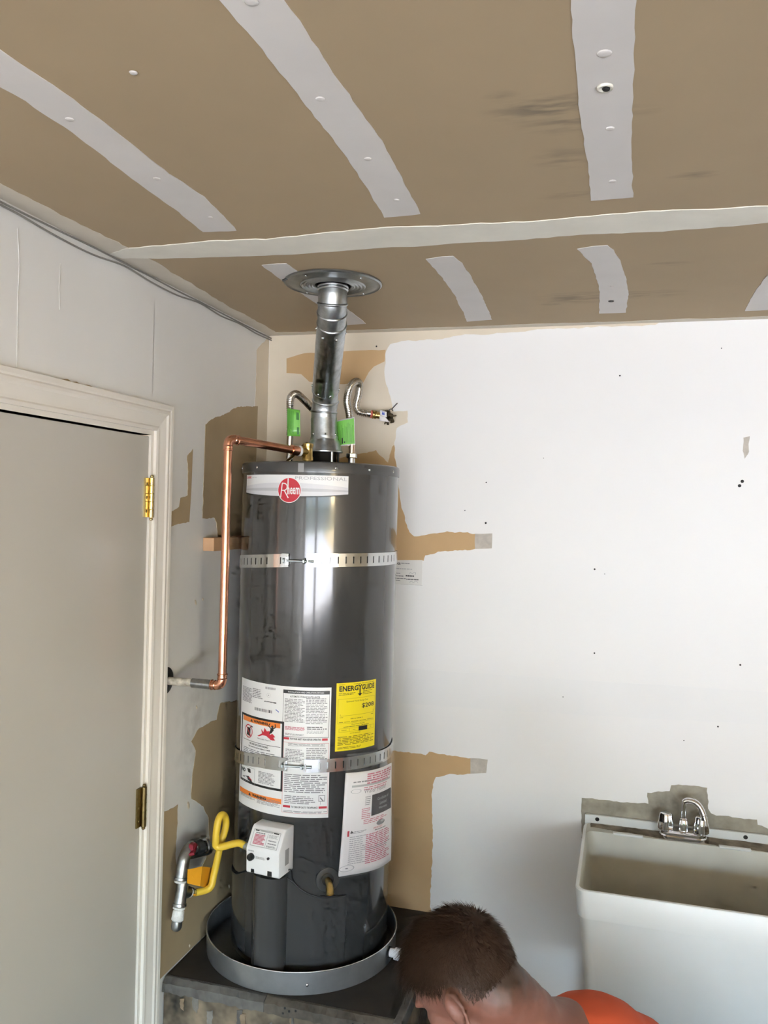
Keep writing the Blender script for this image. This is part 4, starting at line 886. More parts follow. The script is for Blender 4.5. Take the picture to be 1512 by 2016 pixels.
qp.disc(LINK, 0.10, 1 - 0.93, 0.030, 0.0006, 0.026); qp.disc(GINK, 0.10, 1 - 0.93, 0.006); qp.disc(LINK, 0.17, 1 - 0.185, 0.022, 0.0006, 0.019)
qp.flush(sh, 'print')
v = []; f = []; nu, nv = 16, 10
for i in range(nu + 1):
    for j in range(nv + 1):
        u = -0.02 + 1.05 * i / nu; w = -0.19 + 1.20 * j / nv
        v.append(pq(u, w, 0.0035 + 0.0012 * sin(7 * u + 9 * w)))
for i in range(nu):
    for j in range(nv): a = i * (nv + 1) + j; f.append((a, a + 1, a + nv + 2, a + nv + 1))
link('plastic_sleeve', v, f, CLEAR, pouch, True)

# ================================================================== COPPER RELIEF PIPE
CX, CY = 0.1675, -0.6256
cz0, cz1 = 1.3867, 2.036
tpp = Vector((tp.x, tp.y, TZ)) + dirc * 0.028
cp = thing('copper_pipe', (CX, CY, cz0), 'bright copper relief pipe running down from the heater top to the wall', 'pipe')
R_ = 0.0111
dh = (tpp - Vector((CX, CY, cz1))); dh.normalize()
def elbow(c, d0, d1, r=R_ + 0.0012, k=0.018):
    c = Vector(c); d0 = Vector(d0).normalized(); d1 = Vector(d1).normalized(); pts = []
    a = c + d0 * k; b = c + d1 * k
    pts = [a + d0 * 0.014]
    for i in range(9): t = i / 8; pts.append((a * (1 - t) ** 2 + c * 2 * t * (1 - t) + b * t * t))
    pts.append(b + d1 * 0.014); g = G().tube(pts, r, 18)
    for q, d in ((a, d0), (b, d1)):
        g.lathe([(r, -0.003), (r + 0.0016, -0.0015), (r + 0.0016, 0.0005), (r, 0.002)], q + d * 0.012, d, 18, False)
        g.lathe([(r, -0.003), (r + 0.0012, -0.001), (r, 0.001)], q + d * 0.002, d, 18, False)
    return g
G().cyl((CX, CY, cz0 + 0.02), (CX, CY, cz1 - 0.02), R_, seg=24).done('vertical_pipe', COPPER, cp, 'auto')
G().cyl(Vector((CX, CY, cz1)) + dh * 0.02, tpp - dh * 0.004, R_, seg=24).done('horizontal_pipe', COPPER, cp, 'auto')
elbow((CX, CY, cz1), dh, (0, 0, -1)).done('elbow', COPPER, cp, 'auto')
elbow((CX, CY, cz0), (0, 0, 1), (-1, 0, 0)).done('elbow', COPPER, cp, 'auto')
G().lathe([(R_ + 0.0028, 0), (R_ + 0.0028, 0.022), (R_ + 0.001, 0.026)], tpp - dh * 0.030, dh, 20).done('copper_adapter', COPPER, cp, 'auto')
G().lathe([(0.0145, 0), (0.0155, 0.004), (0.0135, 0.009)], tpp - dh * 0.006, dh, 20).done('thread_paste', PASTE, cp, True)
G().cyl((0.0, CY, cz0), (0.085, CY, cz0), 0.0106, seg=20).done('painted_nipple', mat('chipped_painted_pipe', (0.74, 0.70, 0.60), 0.45, vcol=(0.16, 0.14, 0.11), vscale=30), cp, 'auto')
G().cyl((0.080, CY, cz0), (CX - 0.028, CY, cz0), 0.0125, seg=20, bev=0.001).done('iron_coupling', PIPEI, cp, 'auto')
G().lathe([(0.036, 0.0008), (0.036, 0.003), (0.030, 0.006), (0.016, 0.010), (0.0, 0.0105)], (0.0008, CY, cz0), (1, 0, 0), 28).done('wall_escutcheon', IRON, cp, 'auto')

# ================================================================== GAS PIPING
GXo = 0.062
P0, P1, P2 = Vector((0.062, -0.6147, 0.9066)), Vector((0.062, -0.6215, 0.8265)), Vector((0.062, -0.6462, 0.7351))
gas = thing('gas_pipe', (P2.x, P2.y, P2.z), 'galvanised gas pipe with tee and capped drip leg on the left wall', 'pipe')
dl = (P2 - P1).normalized()
wallp = Vector((0, -0.4092, 0.851)); ve = Vector((0.045, -0.536, 0.8943))
G().tube(spline([wallp, wallp + Vector((0.03, 0, 0.0)), ve + Vector((0, -0.01, 0)), P0 + Vector((0, 0.03, 0.012))], 5), 0.012, 14).done('wall_stub', PIPEI, gas, True)
G().tube(spline([P0 + Vector((0.0, 0.052, 0.018)), P0 + Vector((0, 0.026, 0.020)), P0 + Vector((0, 0.004, 0.006)), P0 + dl * 0.012, P0 + dl * 0.045], 6), [0.0165] * 25, 18).done('pipe_elbow', PIPEI, gas, True)
for q, d in ((P0 + Vector((0.0, 0.045, 0.018)), Vector((0, 1, 0.1))), (P0 + dl * 0.040, dl), (P1 + dl * 0.028, dl)):
    G().lathe([(0.0165, 0), (0.0185, 0.001), (0.0185, 0.007), (0.0165, 0.008)], q, d, 20).done('collar', PIPEI, gas, 'auto')
for q in (P0 + dl * 0.049, P1 + dl * 0.037): G().lathe([(0.0135, 0), (0.0165, 0.0015), (0.0160, 0.005), (0.013, 0.0065)], q, dl, 18).done('thread_paste', PASTE, gas, True)
G().cyl(P0 + dl * 0.04, P1 - dl * 0.018, 0.0115, seg=18).done('nipple', PIPEI, gas, 'auto')
dbr = (Vector((0.075, -0.5281, 0.7853)) - P1).normalized()
g = G().cyl(P1 - dl * 0.026, P1 + dl * 0.030, 0.0160, seg=20, bev=0.002); g.cyl(P1, P1 + dbr * 0.032, 0.0155, seg=20, bev=0.002); g.done('tee', PIPEI, gas, 'auto')
G().lathe([(0.0125, 0), (0.0150, 0.002), (0.0145, 0.009), (0.012, 0.012)], P1 + dbr * 0.029, dbr, 18).done('thread_paste', PASTE, gas, True)
G().cyl(P1 + dl * 0.028, P2 - dl * 0.02, 0.0105, seg=18).done('drip_leg', PIPEI, gas, 'auto')
G().lathe([(0.0115, 0), (0.0150, 0.004), (0.0165, 0.026), (0.012, 0.030)], P2 - dl * 0.052, dl, 18).done('thread_paste', PASTE, gas, True)
G().lathe([(0.0140, 0), (0.0140, 0.014), (0.0115, 0.020), (0.006, 0.024), (0, 0.0245)], P2 - dl * 0.022, dl, 18).done('end_cap', PIPEI, gas, 'auto')
gvv = thing('gas_shutoff_valve', tuple(ve), 'dark gas shutoff valve with red handle above the drip leg', 'valve')
G().lathe([(0.013, -0.024), (0.019, -0.022), (0.019, -0.012), (0.016, -0.006), (0.016, 0.006), (0.019, 0.012), (0.019, 0.022), (0.013, 0.024)], ve + Vector((0, 0.02, 0.004)), (0.25, 1, 0.05), 20).done('valve_body', IRON, gvv, 'auto')
G().lathe([(0.017, 0), (0.021, 0.002), (0.021, 0.009), (0.017, 0.011), (0.014, 0.009), (0.014, 0.0)], ve + Vector((0.012, 0.048, 0.002)), (0.4, 1, 0.0), 24, False).done('union_ring', ZINC, gvv, 'auto')
hpos = Vector((0.075, -0.5926, 0.9285))
g = G().box(-0.011, 0.011, -0.020, 0.020, -0.004, 0.004, 0.002, Matrix.Translation(hpos) @ Euler((radians(18), radians(-20), radians(8))).to_matrix().to_4x4())
g.box(-0.007, 0.007, -0.012, 0.006, -0.012, 0.014, 0.002, Matrix.Translation(hpos + Vector((0, 0.004, 0.004))))
g.done('handle', REDH, gvv)
# yellow flexible connector from the tee up in a loop to the gas control
flx = thing('gas_connector', tuple(P1 + dbr * 0.05), 'yellow coated flexible gas connector looping up to the heater control', 'gas connector')
f0 = P1 + dbr * 0.058
inl = Vector(vl(-wv - 0.006, -0.035, -0.004))
tx = -sd
path = [f0, f0 + dbr * 0.012, Vector((0.11, -0.5521, 0.8148)), Vector((0.115, -0.5398, 0.8466)), Vector((0.125, -0.5299, 0.914)), Vector((0.135, -0.5162, 0.972)), Vector((0.135, -0.5208, 1)), Vector((0.135, -0.543, 1.014)), Vector((0.133, -0.5594, 1.001)), Vector((0.13, -0.5631, 0.9577)), Vector((0.135, -0.5596, 0.9322)), inl + tx * 0.045 + Vector((0, 0, 0.004)), inl + tx * 0.018]
G().tube(resample(spline(path, 8), 0.004), 0.0096, 14).done('flex_tube', YELLOW, flx, True)
for q, d in ((f0 - dbr * 0.006, dbr), (inl + tx * 0.010, tx)):
    g = G(); g.hexnut(q - d * 0.004, d, 0.0125, 0.013); g.lathe([(0.0095, 0), (0.0085, 0.012)], q + d * 0.002, d, 16); g.done('flare_nut', BOLT, flx, 'auto')
# orange instruction tag folded round the connector
c0 = Vector((0.1, -0.5586, 0.855)); 
a0, a1, a2, a3 = Vector((0.08, -0.6245, 0.89)), Vector((0.08, -0.6254, 0.8538)), Vector((0.1, -0.5919, 0.8344)), Vector((0.1, -0.5831, 0.8843))
b2, b3 = Vector((0.094, -0.5327, 0.8042)), Vector((0.094, -0.4989, 0.8453))
th_ = Vector((0, 0.0, 0.0))
g = G()
def slab(q, t=0.0012):
    q = [Vector(p) for p in q]; n = (q[1] - q[0]).cross(q[2] - q[0]).normalized() * t
    g.add(q + [p + n for p in q], [(0, 1, 2, 3), (7, 6, 5, 4), (0, 1, 5, 4), (1, 2, 6, 5), (2, 3, 7, 6), (3, 0, 4, 7)])
slab([a0, a1, a2, a3]); slab([a3, a2, b2, b3]); d1, d2 = Vector((0.07, -0.6163, 0.8146)), Vector((0.08, -0.5785, 0.801)); slab([d1, d2, d2 + Vector((0, 0, 0.004)), d1 + Vector((0, 0, 0.004))])
tg = tag(g.done('instruction_tag', ORANGE), 'folded orange plastic tag hanging on the yellow gas connector', 'tag')
nrm = (a2 - a3).cross(b3 - a3).normalized(); nrm = nrm if nrm.y < 0 else -nrm
for i in range(3):
    q = a3.lerp(a2, 0.25 + i * 0.25).lerp(b3.lerp(b2, 0.25 + i * 0.25), 0.3)
    g = G(); g.lathe([(0.0028, 0), (0, 0.0005)], q + nrm * 0.0014, nrm, 8); g.done('print_mark', LINK, tg)

# ================================================================== VENT PIPE AND CEILING FLANGE
FXc, FYc = 0.4385, -0.599
vent = thing('vent_pipe', (HX + 0.006, HY, 2.06), 'galvanised vent pipe leaning from the heater hood to the ceiling', 'vent pipe')
VR = 0.0375
VA = Vector((HX + 0.006, HY, 2.060)); VB = Vector((HX + 0.004, HY - 0.001, 2.145)); VC = Vector((0.3255, -0.325, 2.205)); VD = Vector((0.424, -0.560, 2.343)); VE = Vector((FXc, FYc, 2.385)); VF = Vector((FXc, FYc, 2.46))
def pipe_piece(name, pts, r, m=GALV, beads=()):
    g = G().tube([Vector(p) for p in pts], r, 36, False)
    o = g.done(name, m, vent, 'auto')
    for q, d in beads: 
        G().lathe([(r if not hasattr(r, '__len__') else r[0], -0.004), (VR + 0.0026, -0.0018), (VR + 0.0026, 0.0006), (VR, 0.003)], q, d, 36, False).done('seam_bead', GALV, o, True)
    return o
up = Vector((0, 0, 1)); dm = (VD - VC).normalized()
m1 = VB.lerp(VC, 0.45) + Vector((0.001, 0.004, 0.004)); m2 = VD.lerp(VE, 0.5) + Vector((0.001, -0.004, 0.001))
def bis(a, b, c): return ((b - a).normalized() + (c - b).normalized()).normalized()
pipe_piece('pipe_collar', [VA, VA + Vector((0, 0, 0.012)), VB - up * 0.02], [VR + 0.0035, VR + 0.0018, VR + 0.0012], GALV, [(VA + Vector((0, 0, 0.004)), up)])
pipe_piece('lower_elbow', [VB - up * 0.05, VB, m1, VC, VC + dm * 0.02], VR, GALV, [(VB, bis(VA, VB, m1)), (m1, bis(VB, m1, VC)), (VC, bis(m1, VC, VD))])
pipe_piece('straight_pipe', [VC + dm * 0.008, VC.lerp(VD, 0.5), VD - dm * 0.004], VR + 0.0014, GALV, [])
pipe_piece('upper_elbow', [VD - dm * 0.03, VD, m2, VE, VE + up * 0.02], VR, GALV, [(VD, bis(VC, VD, m2)), (m2, bis(VD, m2, VE)), (VE, bis(m2, VE, VF))])
pipe_piece('top_pipe', [VE + up * 0.012, VF], VR - 0.0008, GALV, [(VE + up * 0.036, up), (VE + up * 0.043, up)])
for base, d, lst in ((VC, dm, (0.018, -1)), (VD, dm, (-0.022, 1))):
    for a in (-75, -20, 35, 90):
        e = dm.cross(Vector((0, 0, 1))).normalized(); e2 = e.cross(dm)
        n = (e * sin(radians(a)) - e2 * 0 + (-(e2) if e2.y > 0 else e2) * cos(radians(a))).normalized()
        G().lathe([(0.0045, 0), (0.004, 0.002), (0.0015, 0.0035), (0, 0.004)], base + d * lst[0] + n * (VR + 0.001), n, 8).done('pipe_screw', ZINC, vent, True)
for a in (-35, 25, 80):
    n = Vector((sin(radians(a)), -cos(radians(a)), 0)); G().lathe([(0.0042, 0), (0.003, 0.003), (0, 0.004)], VA + up * 0.016 + n * VR, n, 8).done('pipe_screw', ZINC, vent, True)
prf = [(0.125, 0.0), (0.126, 0.004), (0.122, 0.007), (0.118, 0.005), (0.112, 0.006), (0.088, 0.010)]
r_ = 0.084
while r_ > 0.052: prf += [(r_, 0.0085), (r_ - 0.003, 0.0115), (r_ - 0.006, 0.0085)]; r_ -= 0.009
prf += [(0.050, 0.010), (0.047, 0.009), (0.046, 0.002)]
fl = tag(G().lathe(prf, (FXc, FYc, CEIL - 0.0012), (0, 0, -1), 72, cap=False).done('ceiling_flange', GALVP, None, 'auto', org=(FXc, FYc, CEIL - 0.012)), 'round ribbed metal flange around the vent pipe on the ceiling', 'flange')
G().lathe([(0.0, 0.0), (0.0465, 0.0)], (FXc, FYc, CEIL - 0.0018), (0, 0, -1), 40).done('painted_gap_shade', DARK, fl)  # black disc: the shade inside the pipe gap is put into the colour
for a in (60, 150, 250, 330): G().lathe([(0.004, 0), (0.003, 0.002), (0, 0.003)], (FXc + 0.106 * cos(radians(a)), FYc + 0.106 * sin(radians(a)), CEIL - 0.0085), (0, 0, -1), 8).done('flange_screw', ZINC, fl, True)
fs = Vector((FXc - 0.095, FYc - 0.075, CEIL - 0.006)); G().cyl(fs, fs + Vector((-0.012, -0.004, -0.006)), 0.003, seg=8).done('bent_nail', IRON, fl)

# ================================================================== FLEXIBLE WATER CONNECTORS
def flex(name, pts, r, parent, m=STAIN):
    c = resample(spline(pts, 14), 0.0014); rad = [r + 0.0015 * (1 if (i % 4) in (0, 1) else -1) for i in range(len(c))]
    return G().tube(c, rad, 14).done(name, m, parent, True)
fc = thing('water_connector', tuple(NL + Vector((0, 0, 0.0))), 'corrugated steel water connector left of the vent pipe, with green tag', 'water connector', 'flexible water connectors')
top = Vector((0.2007, -0.27, 2.204))
G().lathe([(0.0095, 2.008), (0.0095, 2.075), (0.0105, 2.078), (0.0105, 2.082)], (NL.x, NL.y, 0), seg=18).done('smooth_end', STAIN, fc, 'auto')
flex('corrugated_tube', [(NL.x, NL.y, 2.075), (NL.x, NL.y, 2.12), Vector((0.2051, -0.298, 2.162)), Vector((0.2022, -0.285, 2.191)), Vector((0.2099, -0.26, 2.203)), Vector((0.2192, -0.215, 2.188)), Vector((0.2323, -0.15, 2.161)), Vector((0.2575, -0.06, 2.128)), Vector((0.2507, -0.005, 2.127))], 0.0100, fc)
def tagsheet(name, corners, m, parent, bend=0.004):
    v = []; f = []; n = 10
    a, b, c, d = [Vector(p) for p in corners]           # tl, tr, br, bl
    nr = (b - a).cross(d - a).normalized(); nr = -nr if nr.y > 0 else nr
    for i in range(n + 1):
        t = i / n; o = nr * (sin(t * pi * 1.6) * bend)
        for j in range(5):
            s = j / 4; v.append(a.lerp(b, t).lerp(d.lerp(c, t), s) + o * (0.4 + 0.8 * s)); 
    k = len(v); v += [p - nr * 0.0006 for p in v]
    for i in range(n):
        for j in range(4): q = i * 5 + j; f.append((q, q + 1, q + 6, q + 5)); f.append((k + q, k + q + 5, k + q + 6, k + q + 1))
    for i in range(n): f.append((i * 5, i * 5 + 5, k + i * 5 + 5, k + i * 5)); f.append((i * 5 + 4, i * 5 + 9, k + i * 5 + 9, k + i * 5 + 4))
    for j in range(4): f.append((j, j + 1, k + j + 1, k + j)); f.append((n * 5 + j, n * 5 + j + 1, k + n * 5 + j + 1, k + n * 5 + j))
    o = link(name, v, f, m, parent, True)
    class TP(Print): ustep = 9; uscale = 1
    def F(u, w, l):
        t = max(0, min(1, u)); s = 1 - w; oo = nr * (sin(t * pi * 1.6) * bend)
        return tuple(a.lerp(b, t).lerp(d.lerp(c, t), s) + oo * (0.4 + 0.8 * s) + nr * (0.0006 + l))
    return o, TP(F)
o, tpn = tagsheet('green_tag', ((0.2037, -0.318, 2.153), (0.2442, -0.318, 2.147), (0.2463, -0.318, 2.07), (0.206, -0.318, 2.07)), GREEN, fc, 0.003)
for i in range(9): tpn.rect(GREEND, 0.06 + i * 0.055, 0.94, 0.06 + i * 0.055 + 0.018, 0.06 + random.random() * 0.2, 0.0003, 1)
tpn.rect(GREEND, 0.72, 0.9, 0.93, 0.62, 0.0003, 1); tpn.rect(GREEND, 0.76, 0.34, 0.93, 0.06, 0.0003, 1); tpn.flush(o, 'print')
fc = thing('water_connector', tuple(NR_), 'corrugated steel water connector looping to the wall valve, right of the vent pipe', 'water connector', 'flexible water connectors')
V0 = Vector((0.3789, -0.055, 2.166))
g = G(); g.hexnut((NR_.x, NR_.y, 2.018), (0, 0, 1), 0.0165, 0.014); g.done('swivel_nut', ZINC, fc, 'auto')
G().lathe([(0.0095, 2.02), (0.0095, 2.055)], (NR_.x, NR_.y, 0), seg=18).done('smooth_end', mat('copper_tint_steel', (0.75, 0.60, 0.48), 0.25, 1.0), fc, 'auto')
flex('corrugated_tube', [(NR_.x, NR_.y, 2.05), Vector((0.382, -0.245, 2.06)), Vector((0.3718, -0.235, 2.138)), Vector((0.3575, -0.22, 2.185)), Vector((0.3579, -0.2, 2.227)), Vector((0.3639, -0.17, 2.251)), Vector((0.3692, -0.14, 2.251)), Vector((0.3588, -0.11, 2.224)), Vector((0.3433, -0.085, 2.192)), Vector((0.3458, -0.07, 2.173)), Vector((0.3633, -0.06, 2.167)), V0], 0.0102, fc)
o, tpn = tagsheet('green_tag', ((0.338, -0.262, 2.121), (0.3951, -0.262, 2.133), (0.3989, -0.262, 2.05), (0.3449, -0.262, 2.044)), PAPER, fc, 0.004)
tpn.rect(GREEN, 0.04, 0.955, 0.98, 0.045, 0.0003, 8); 
for i in range(13): tpn.rect(GREEND, 0.10 + i * 0.065, 0.85 - random.random() * 0.3, 0.10 + i * 0.065 + 0.014, 0.10, 0.0006, 1)
tpn.rect(INK, 0.30, 0.30, 0.36, 0.08, 0.0008, 1); tpn.rect(INK, 0.42, 0.16, 0.48, 0.10, 0.0008, 1); tpn.flush(o, 'print')
# wall shutoff valve
V1 = Vector((0.428, -0.03, 2.159)); vd = (V1 - V0).normalized()
sv = thing('water_shutoff_valve', tuple(V1), 'corroded brass water shutoff valve with small tag on the back wall', 'valve')
g = G(); g.lathe([(0.0115, 0), (0.0135, 0.002), (0.0135, 0.012), (0.0115, 0.014)], V0 - vd * 0.010, vd, 20); g.done('chrome_nut', CHROME, sv, 'auto')
G().lathe([(0.0125, 0), (0.0125, 0.006)], V0 + vd * 0.003, vd, 20).done('red_washer', mat('red_rubber', (0.45, 0.10, 0.06), 0.6), sv)
G().lathe([(0.010, 0), (0.0135, 0.003), (0.0135, 0.006), (0.0115, 0.008), (0.0135, 0.011), (0.0135, 0.014), (0.0105, 0.016), (0.0105, 0.026)], V0 + vd * 0.008, vd, 20).done('brass_body', BRASS, sv, 'auto')
G().cyl(V1 + Vector((0, 0, 0)), (V1.x, 0.0, V1.z), 0.010, seg=16).done('wall_stub', BRASSD, sv, 'auto')
rnd = random.Random(4)
lump = G()
for i in range(26):
    a = rnd.uniform(0, 6.28); k = rnd.uniform(0.3, 1.0); q = V1 + Vector((0.017 * cos(a) * k + 0.009, rnd.uniform(-0.016, 0.006), 0.024 * sin(a) * k)); lump.ball(q, rnd.uniform(0.0030, 0.0065), seg=8, rings=6)
for i in range(5):
    a = rnd.uniform(-2.2, 1.2); q = V1 + Vector((0.009, -0.008, 0)); capsule(lump, q, q + Vector((0.026 * cos(a), 0, 0.026 * sin(a))), 0.004, 0.0028)
v, f = fuse(lump, 0.0022, 2)
link('corroded_body', v, f, mat('corroded_brass', (0.09, 0.065, 0.035), 0.5, 0.6, var=0.5, vscale=90), sv, True)
G().tube(spline([V1 + Vector((0.004, 0, 0.014)), V1 + Vector((0.014, 0.004, 0.026)), V1 + Vector((0.020, 0.008, 0.020)), Vector((0.4449, -0.02, 2.186)), Vector((0.457, -0.004, 2.206))], 6), 0.0016, 6).done('bent_wire', IRON, sv, True)
q0, q1, q2, q3 = (0.4133, -0.052, 2.179), (0.4354, -0.052, 2.172), (0.4359, -0.052, 2.155), (0.4138, -0.052, 2.161)
o, tpn = tagsheet('paper_tag', (q0, q1, q2, q3), PAPER, sv, 0.0005); tpn.rect(BINK, 0.3, 0.7, 0.7, 0.25, 0.0004, 1); tpn.rect(BINK, 0.25, 0.85, 0.75, 0.78, 0.0004, 1); tpn.flush(o, 'print')
tagsheet('paper_tag', ((0.4116, -0.05, 2.16), (0.4268, -0.05, 2.16), (0.4459, -0.05, 2.139), (0.412, -0.05, 2.144)), PAPERW, sv, 0.0005)

# ================================================================== SMALL THINGS ON THE WALLS
a = (-0.4472, 1.759); b = (-0.4453, 1.721)
blk = G().box(0.001, 0.036, a[0] + 0.012, -0.004, b[1] + 0.006, a[1] + 0.006, 0.001)
tag(blk.done('wood_block', PINE), 'short pine block fixed to the left wall behind the copper pipe', 'wood block')
p0, p1 = (0.4491, 1.695), (0.554, 1.701); p2 = (0.5562, 1.619)
nt_ = tag(patch('notice', [(p0[0] - 0.03, p0[1]), (p1[0], p1[1]), (p1[0], p2[1]), (p0[0] - 0.03, p2[1])], onback, 0.0022, mat('notice_paper', (0.76, 0.74, 0.70), 0.6), None), 'small printed paper notice on the back wall beside the heater', 'notice')
class WP(Print): ustep = 9; uscale = 1
wp = WP(lambda u, v, l: (u, -0.0023 - l, v))
x0 = p0[0] + 0.006
def nb(m, px0, py0, px1, py1, n=1, seed=0): wp.lines(m, px0, py0, px1, py1, n, 0.6, seed, ragged_end=0.05)
wp.poly(INK, [(0.4577, 1.693), (0.4664, 1.689), (0.4615, 1.68), (0.4563, 1.68)]); a, b = (0.468, 1.69), (0.4819, 1.683); wp.text(INK, 'XLR', a[0], a[1], b[0], b[1], bold=0.04)
for (ax, ay, bx, by, m, s) in ((*(0.4834, 1.69), *(0.5123, 1.686), GINK, 1), (*(0.4566, 1.672), *(0.5212, 1.668), LINK, 2), (*(0.457, 1.657), *(0.4827, 1.653), GINK, 3), (*(0.4572, 1.649), *(0.4931, 1.644), GINK, 4), (*(0.4997, 1.651), *(0.5286, 1.645), INK, 5), (*(0.4574, 1.641), *(0.5018, 1.636), GINK, 6), (*(0.5017, 1.639), *(0.5424, 1.635), INK, 7), (*(0.4576, 1.634), *(0.4816, 1.63), GINK, 8), (*(0.4853, 1.619), *(0.5562, 1.62), LINK, 9)):
    nb(m, ax, ay, bx, by, 1, s)
wp.stroke(LINK, [(0.5098, 1.653), (0.5147, 1.66), (0.5216, 1.655), (0.5265, 1.66), (0.5333, 1.659), (0.5302, 1.651)], 0.0012); wp.stroke(LINK, [(0.5122, 1.627), (0.5188, 1.632), (0.5257, 1.627), (0.534, 1.633), (0.5409, 1.628)], 0.0012)
wp.flush(nt_, 'print')

# ================================================================== UTILITY SINK
SX0, SX1, SY0, SZ = 1.0800, 1.6900, -0.5500, 0.9525
sink = thing('utility_sink', ((SX0 + SX1) / 2, SY0 / 2, FLOOR), 'grimy white plastic utility sink on legs against the back wall', 'sink')
def rrect(x0, x1, y0, y1, r, z, n=6):
    out = []
    for cx, cy, a0 in ((x1 - r, y1 - r, 0), (x0 + r, y1 - r, 90), (x0 + r, y0 + r, 180), (x1 - r, y0 + r, 270)):
        for i in range(n + 1): a = radians(a0 + 90 * i / n); out.append((cx + r * cos(a), cy + r * sin(a), z))
    return out
def loft(loops, close0=False, close1=False):
    g = G(); n = len(loops[0]); v = [p for l in loops for p in l]; f = []
    for i in range(len(loops) - 1):
        for k in range(n): k2 = (k + 1) % n; f.append((i * n + k, i * n + k2, (i + 1) * n + k2, (i + 1) * n + k))
    if close0: f.append(tuple(range(n)))
    if close1: f.append(tuple((len(loops) - 1) * n + k for k in range(n)))
    return g.add(v, f)
YB = -0.016
LZ = 0.930
def sl(i, z, zb_, r=0.03): return None
outer = [rrect(SX0 + 0.009, SX1 - 0.009, SY0 + 0.009, YB, 0.022, SZ), rrect(SX0 + 0.002, SX1 - 0.002, SY0 + 0.002, YB, 0.028, SZ), rrect(SX0, SX1, SY0, YB, 0.03, SZ - 0.003), rrect(SX0 + 0.006, SX1 - 0.006, SY0 + 0.004, YB, 0.03, 0.884), rrect(SX0 + 0.011, SX1 - 0.011, SY0 + 0.010, YB, 0.03, 0.881), rrect(SX0 + 0.030, SX1 - 0.030, SY0 + 0.040, YB - 0.02, 0.04, 0.645), rrect(SX0 + 0.045, SX1 - 0.045, SY0 + 0.055, YB - 0.04, 0.04, 0.630)]
# the back of the rim drops to the faucet ledge
outer[0] = [(x, y, z if y < -0.12 else z - (SZ - LZ)) for x, y, z in outer[0]]; outer[1] = [(x, y, z if y < -0.12 else z - (SZ - LZ)) for x, y, z in outer[1]]; outer[2] = [(x, y, z if y < -0.12 else z - (SZ - LZ)) for x, y, z in outer[2]]
loft(outer, False, True).done('tub', PLASTUB, sink, 'auto')
LY = -0.085
inner = [outer[0], rrect(SX0 + 0.011, SX1 - 0.011, SY0 + 0.011, LY, 0.022, SZ - 0.002), rrect(SX0 + 0.016, SX1 - 0.016, SY0 + 0.016, LY - 0.006, 0.03, 0.90), rrect(SX0 + 0.040, SX1 - 0.040, SY0 + 0.050, LY - 0.05, 0.05, 0.68), rrect(SX0 + 0.075, SX1 - 0.075, SY0 + 0.085, LY - 0.08, 0.05, 0.655)]
inner[1] = [(x, y, z if y < -0.12 else LZ) for x, y, z in inner[1]]
loft(inner, False, True).done('basin', TUBIN, sink, 'auto')
G().box(SX0 + 0.002, SX1, -0.016, -0.0015, LZ - 0.02, SZ + 0.001, 0.003).done('back_lip', PLASTUB, sink)
for px in (1.1185, 1.5335): G().lathe([(0.0065, 0), (0.005, 0.0014), (0, 0.001)], (px, -0.0158, 0.9425), (0, -1, 0.15), 12).done('lip_screw', HOLEM, sink)
def flatp(name, pts, m, z, seed): return patch(name, ragged(pts, 0.008, 0.003, seed), lambda u, v, d: (u, v, z + d), 0.0006, m, sink)
flatp('ledge_grime', [(SX0 + 0.02, -0.020), (SX1 - 0.02, -0.020), (SX1 - 0.02, -0.075), (1.46, -0.080), (1.40, -0.072), (1.30, -0.078), (1.24, -0.066), (SX0 + 0.02, -0.055)], GRIME, LZ, 31)
for x0 in (1.165, 1.455): G().box(x0, x0 + 0.085, LY - 0.002, LY + 0.012, LZ - 0.004, LZ + 0.003, 0.002).done('soap_ledge', PLASTUB, sink)
for x in (SX0 + 0.06, SX1 - 0.06):
    for y in (SY0 + 0.08, YB - 0.08): G().box(x - 0.016, x + 0.016, y - 0.016, y + 0.016, FLOOR + 0.001, 0.66, 0.003).done('leg', GALV, sink)
G().lathe([(0.028, 0.64), (0.028, 0.60), (0.02, 0.58), (0.02, 0.40)], ((SX0 + SX1) / 2, -0.3, 0), seg=20).done('drain_tailpiece', PVC, sink, 'auto')
# faucet
FZ = LZ + 0.001; fx0, fx1 = (1.3, -0.0451, 0.935)[0], (1.422, -0.0421, 0.935)[0]; fxm = (fx0 + fx1) / 2; fy = -0.050
hwid = (fx1 - fx0) / 2 + 0.004
fa = loft([rrect(fxm - hwid, fxm + hwid, fy - 0.030, fy + 0.024, 0.026, FZ), rrect(fxm - hwid, fxm + hwid, fy - 0.030, fy + 0.024, 0.026, FZ + 0.008), rrect(fxm - hwid + 0.003, fxm + hwid - 0.003, fy - 0.026, fy + 0.021, 0.023, FZ + 0.011), rrect(fxm - hwid + 0.003, fxm + hwid - 0.003, fy - 0.026, fy + 0.021, 0.023, FZ + 0.017), rrect(fxm - hwid + 0.009, fxm + hwid - 0.009, fy - 0.019, fy + 0.015, 0.017, FZ + 0.022)], True, True).done('faucet', CHROME, sink, 'auto')
for x in (fx0 + 0.012, fx1 - 0.012):
    pts = []
    for r, h in ((0.016, 0.018), (0.0205, 0.022), (0.021, 0.030), (0.0175, 0.060), (0.0155, 0.066), (0.012, 0.068)):
        pts.append([(x + r * (1 + 0.10 * cos(4 * a)) * cos(a), fy + r * (1 + 0.10 * cos(4 * a)) * sin(a), FZ + h) for a in [2 * pi * i / 40 for i in range(40)]])
    loft(pts, True, True).done('handle', CHROME, fa, 'auto')
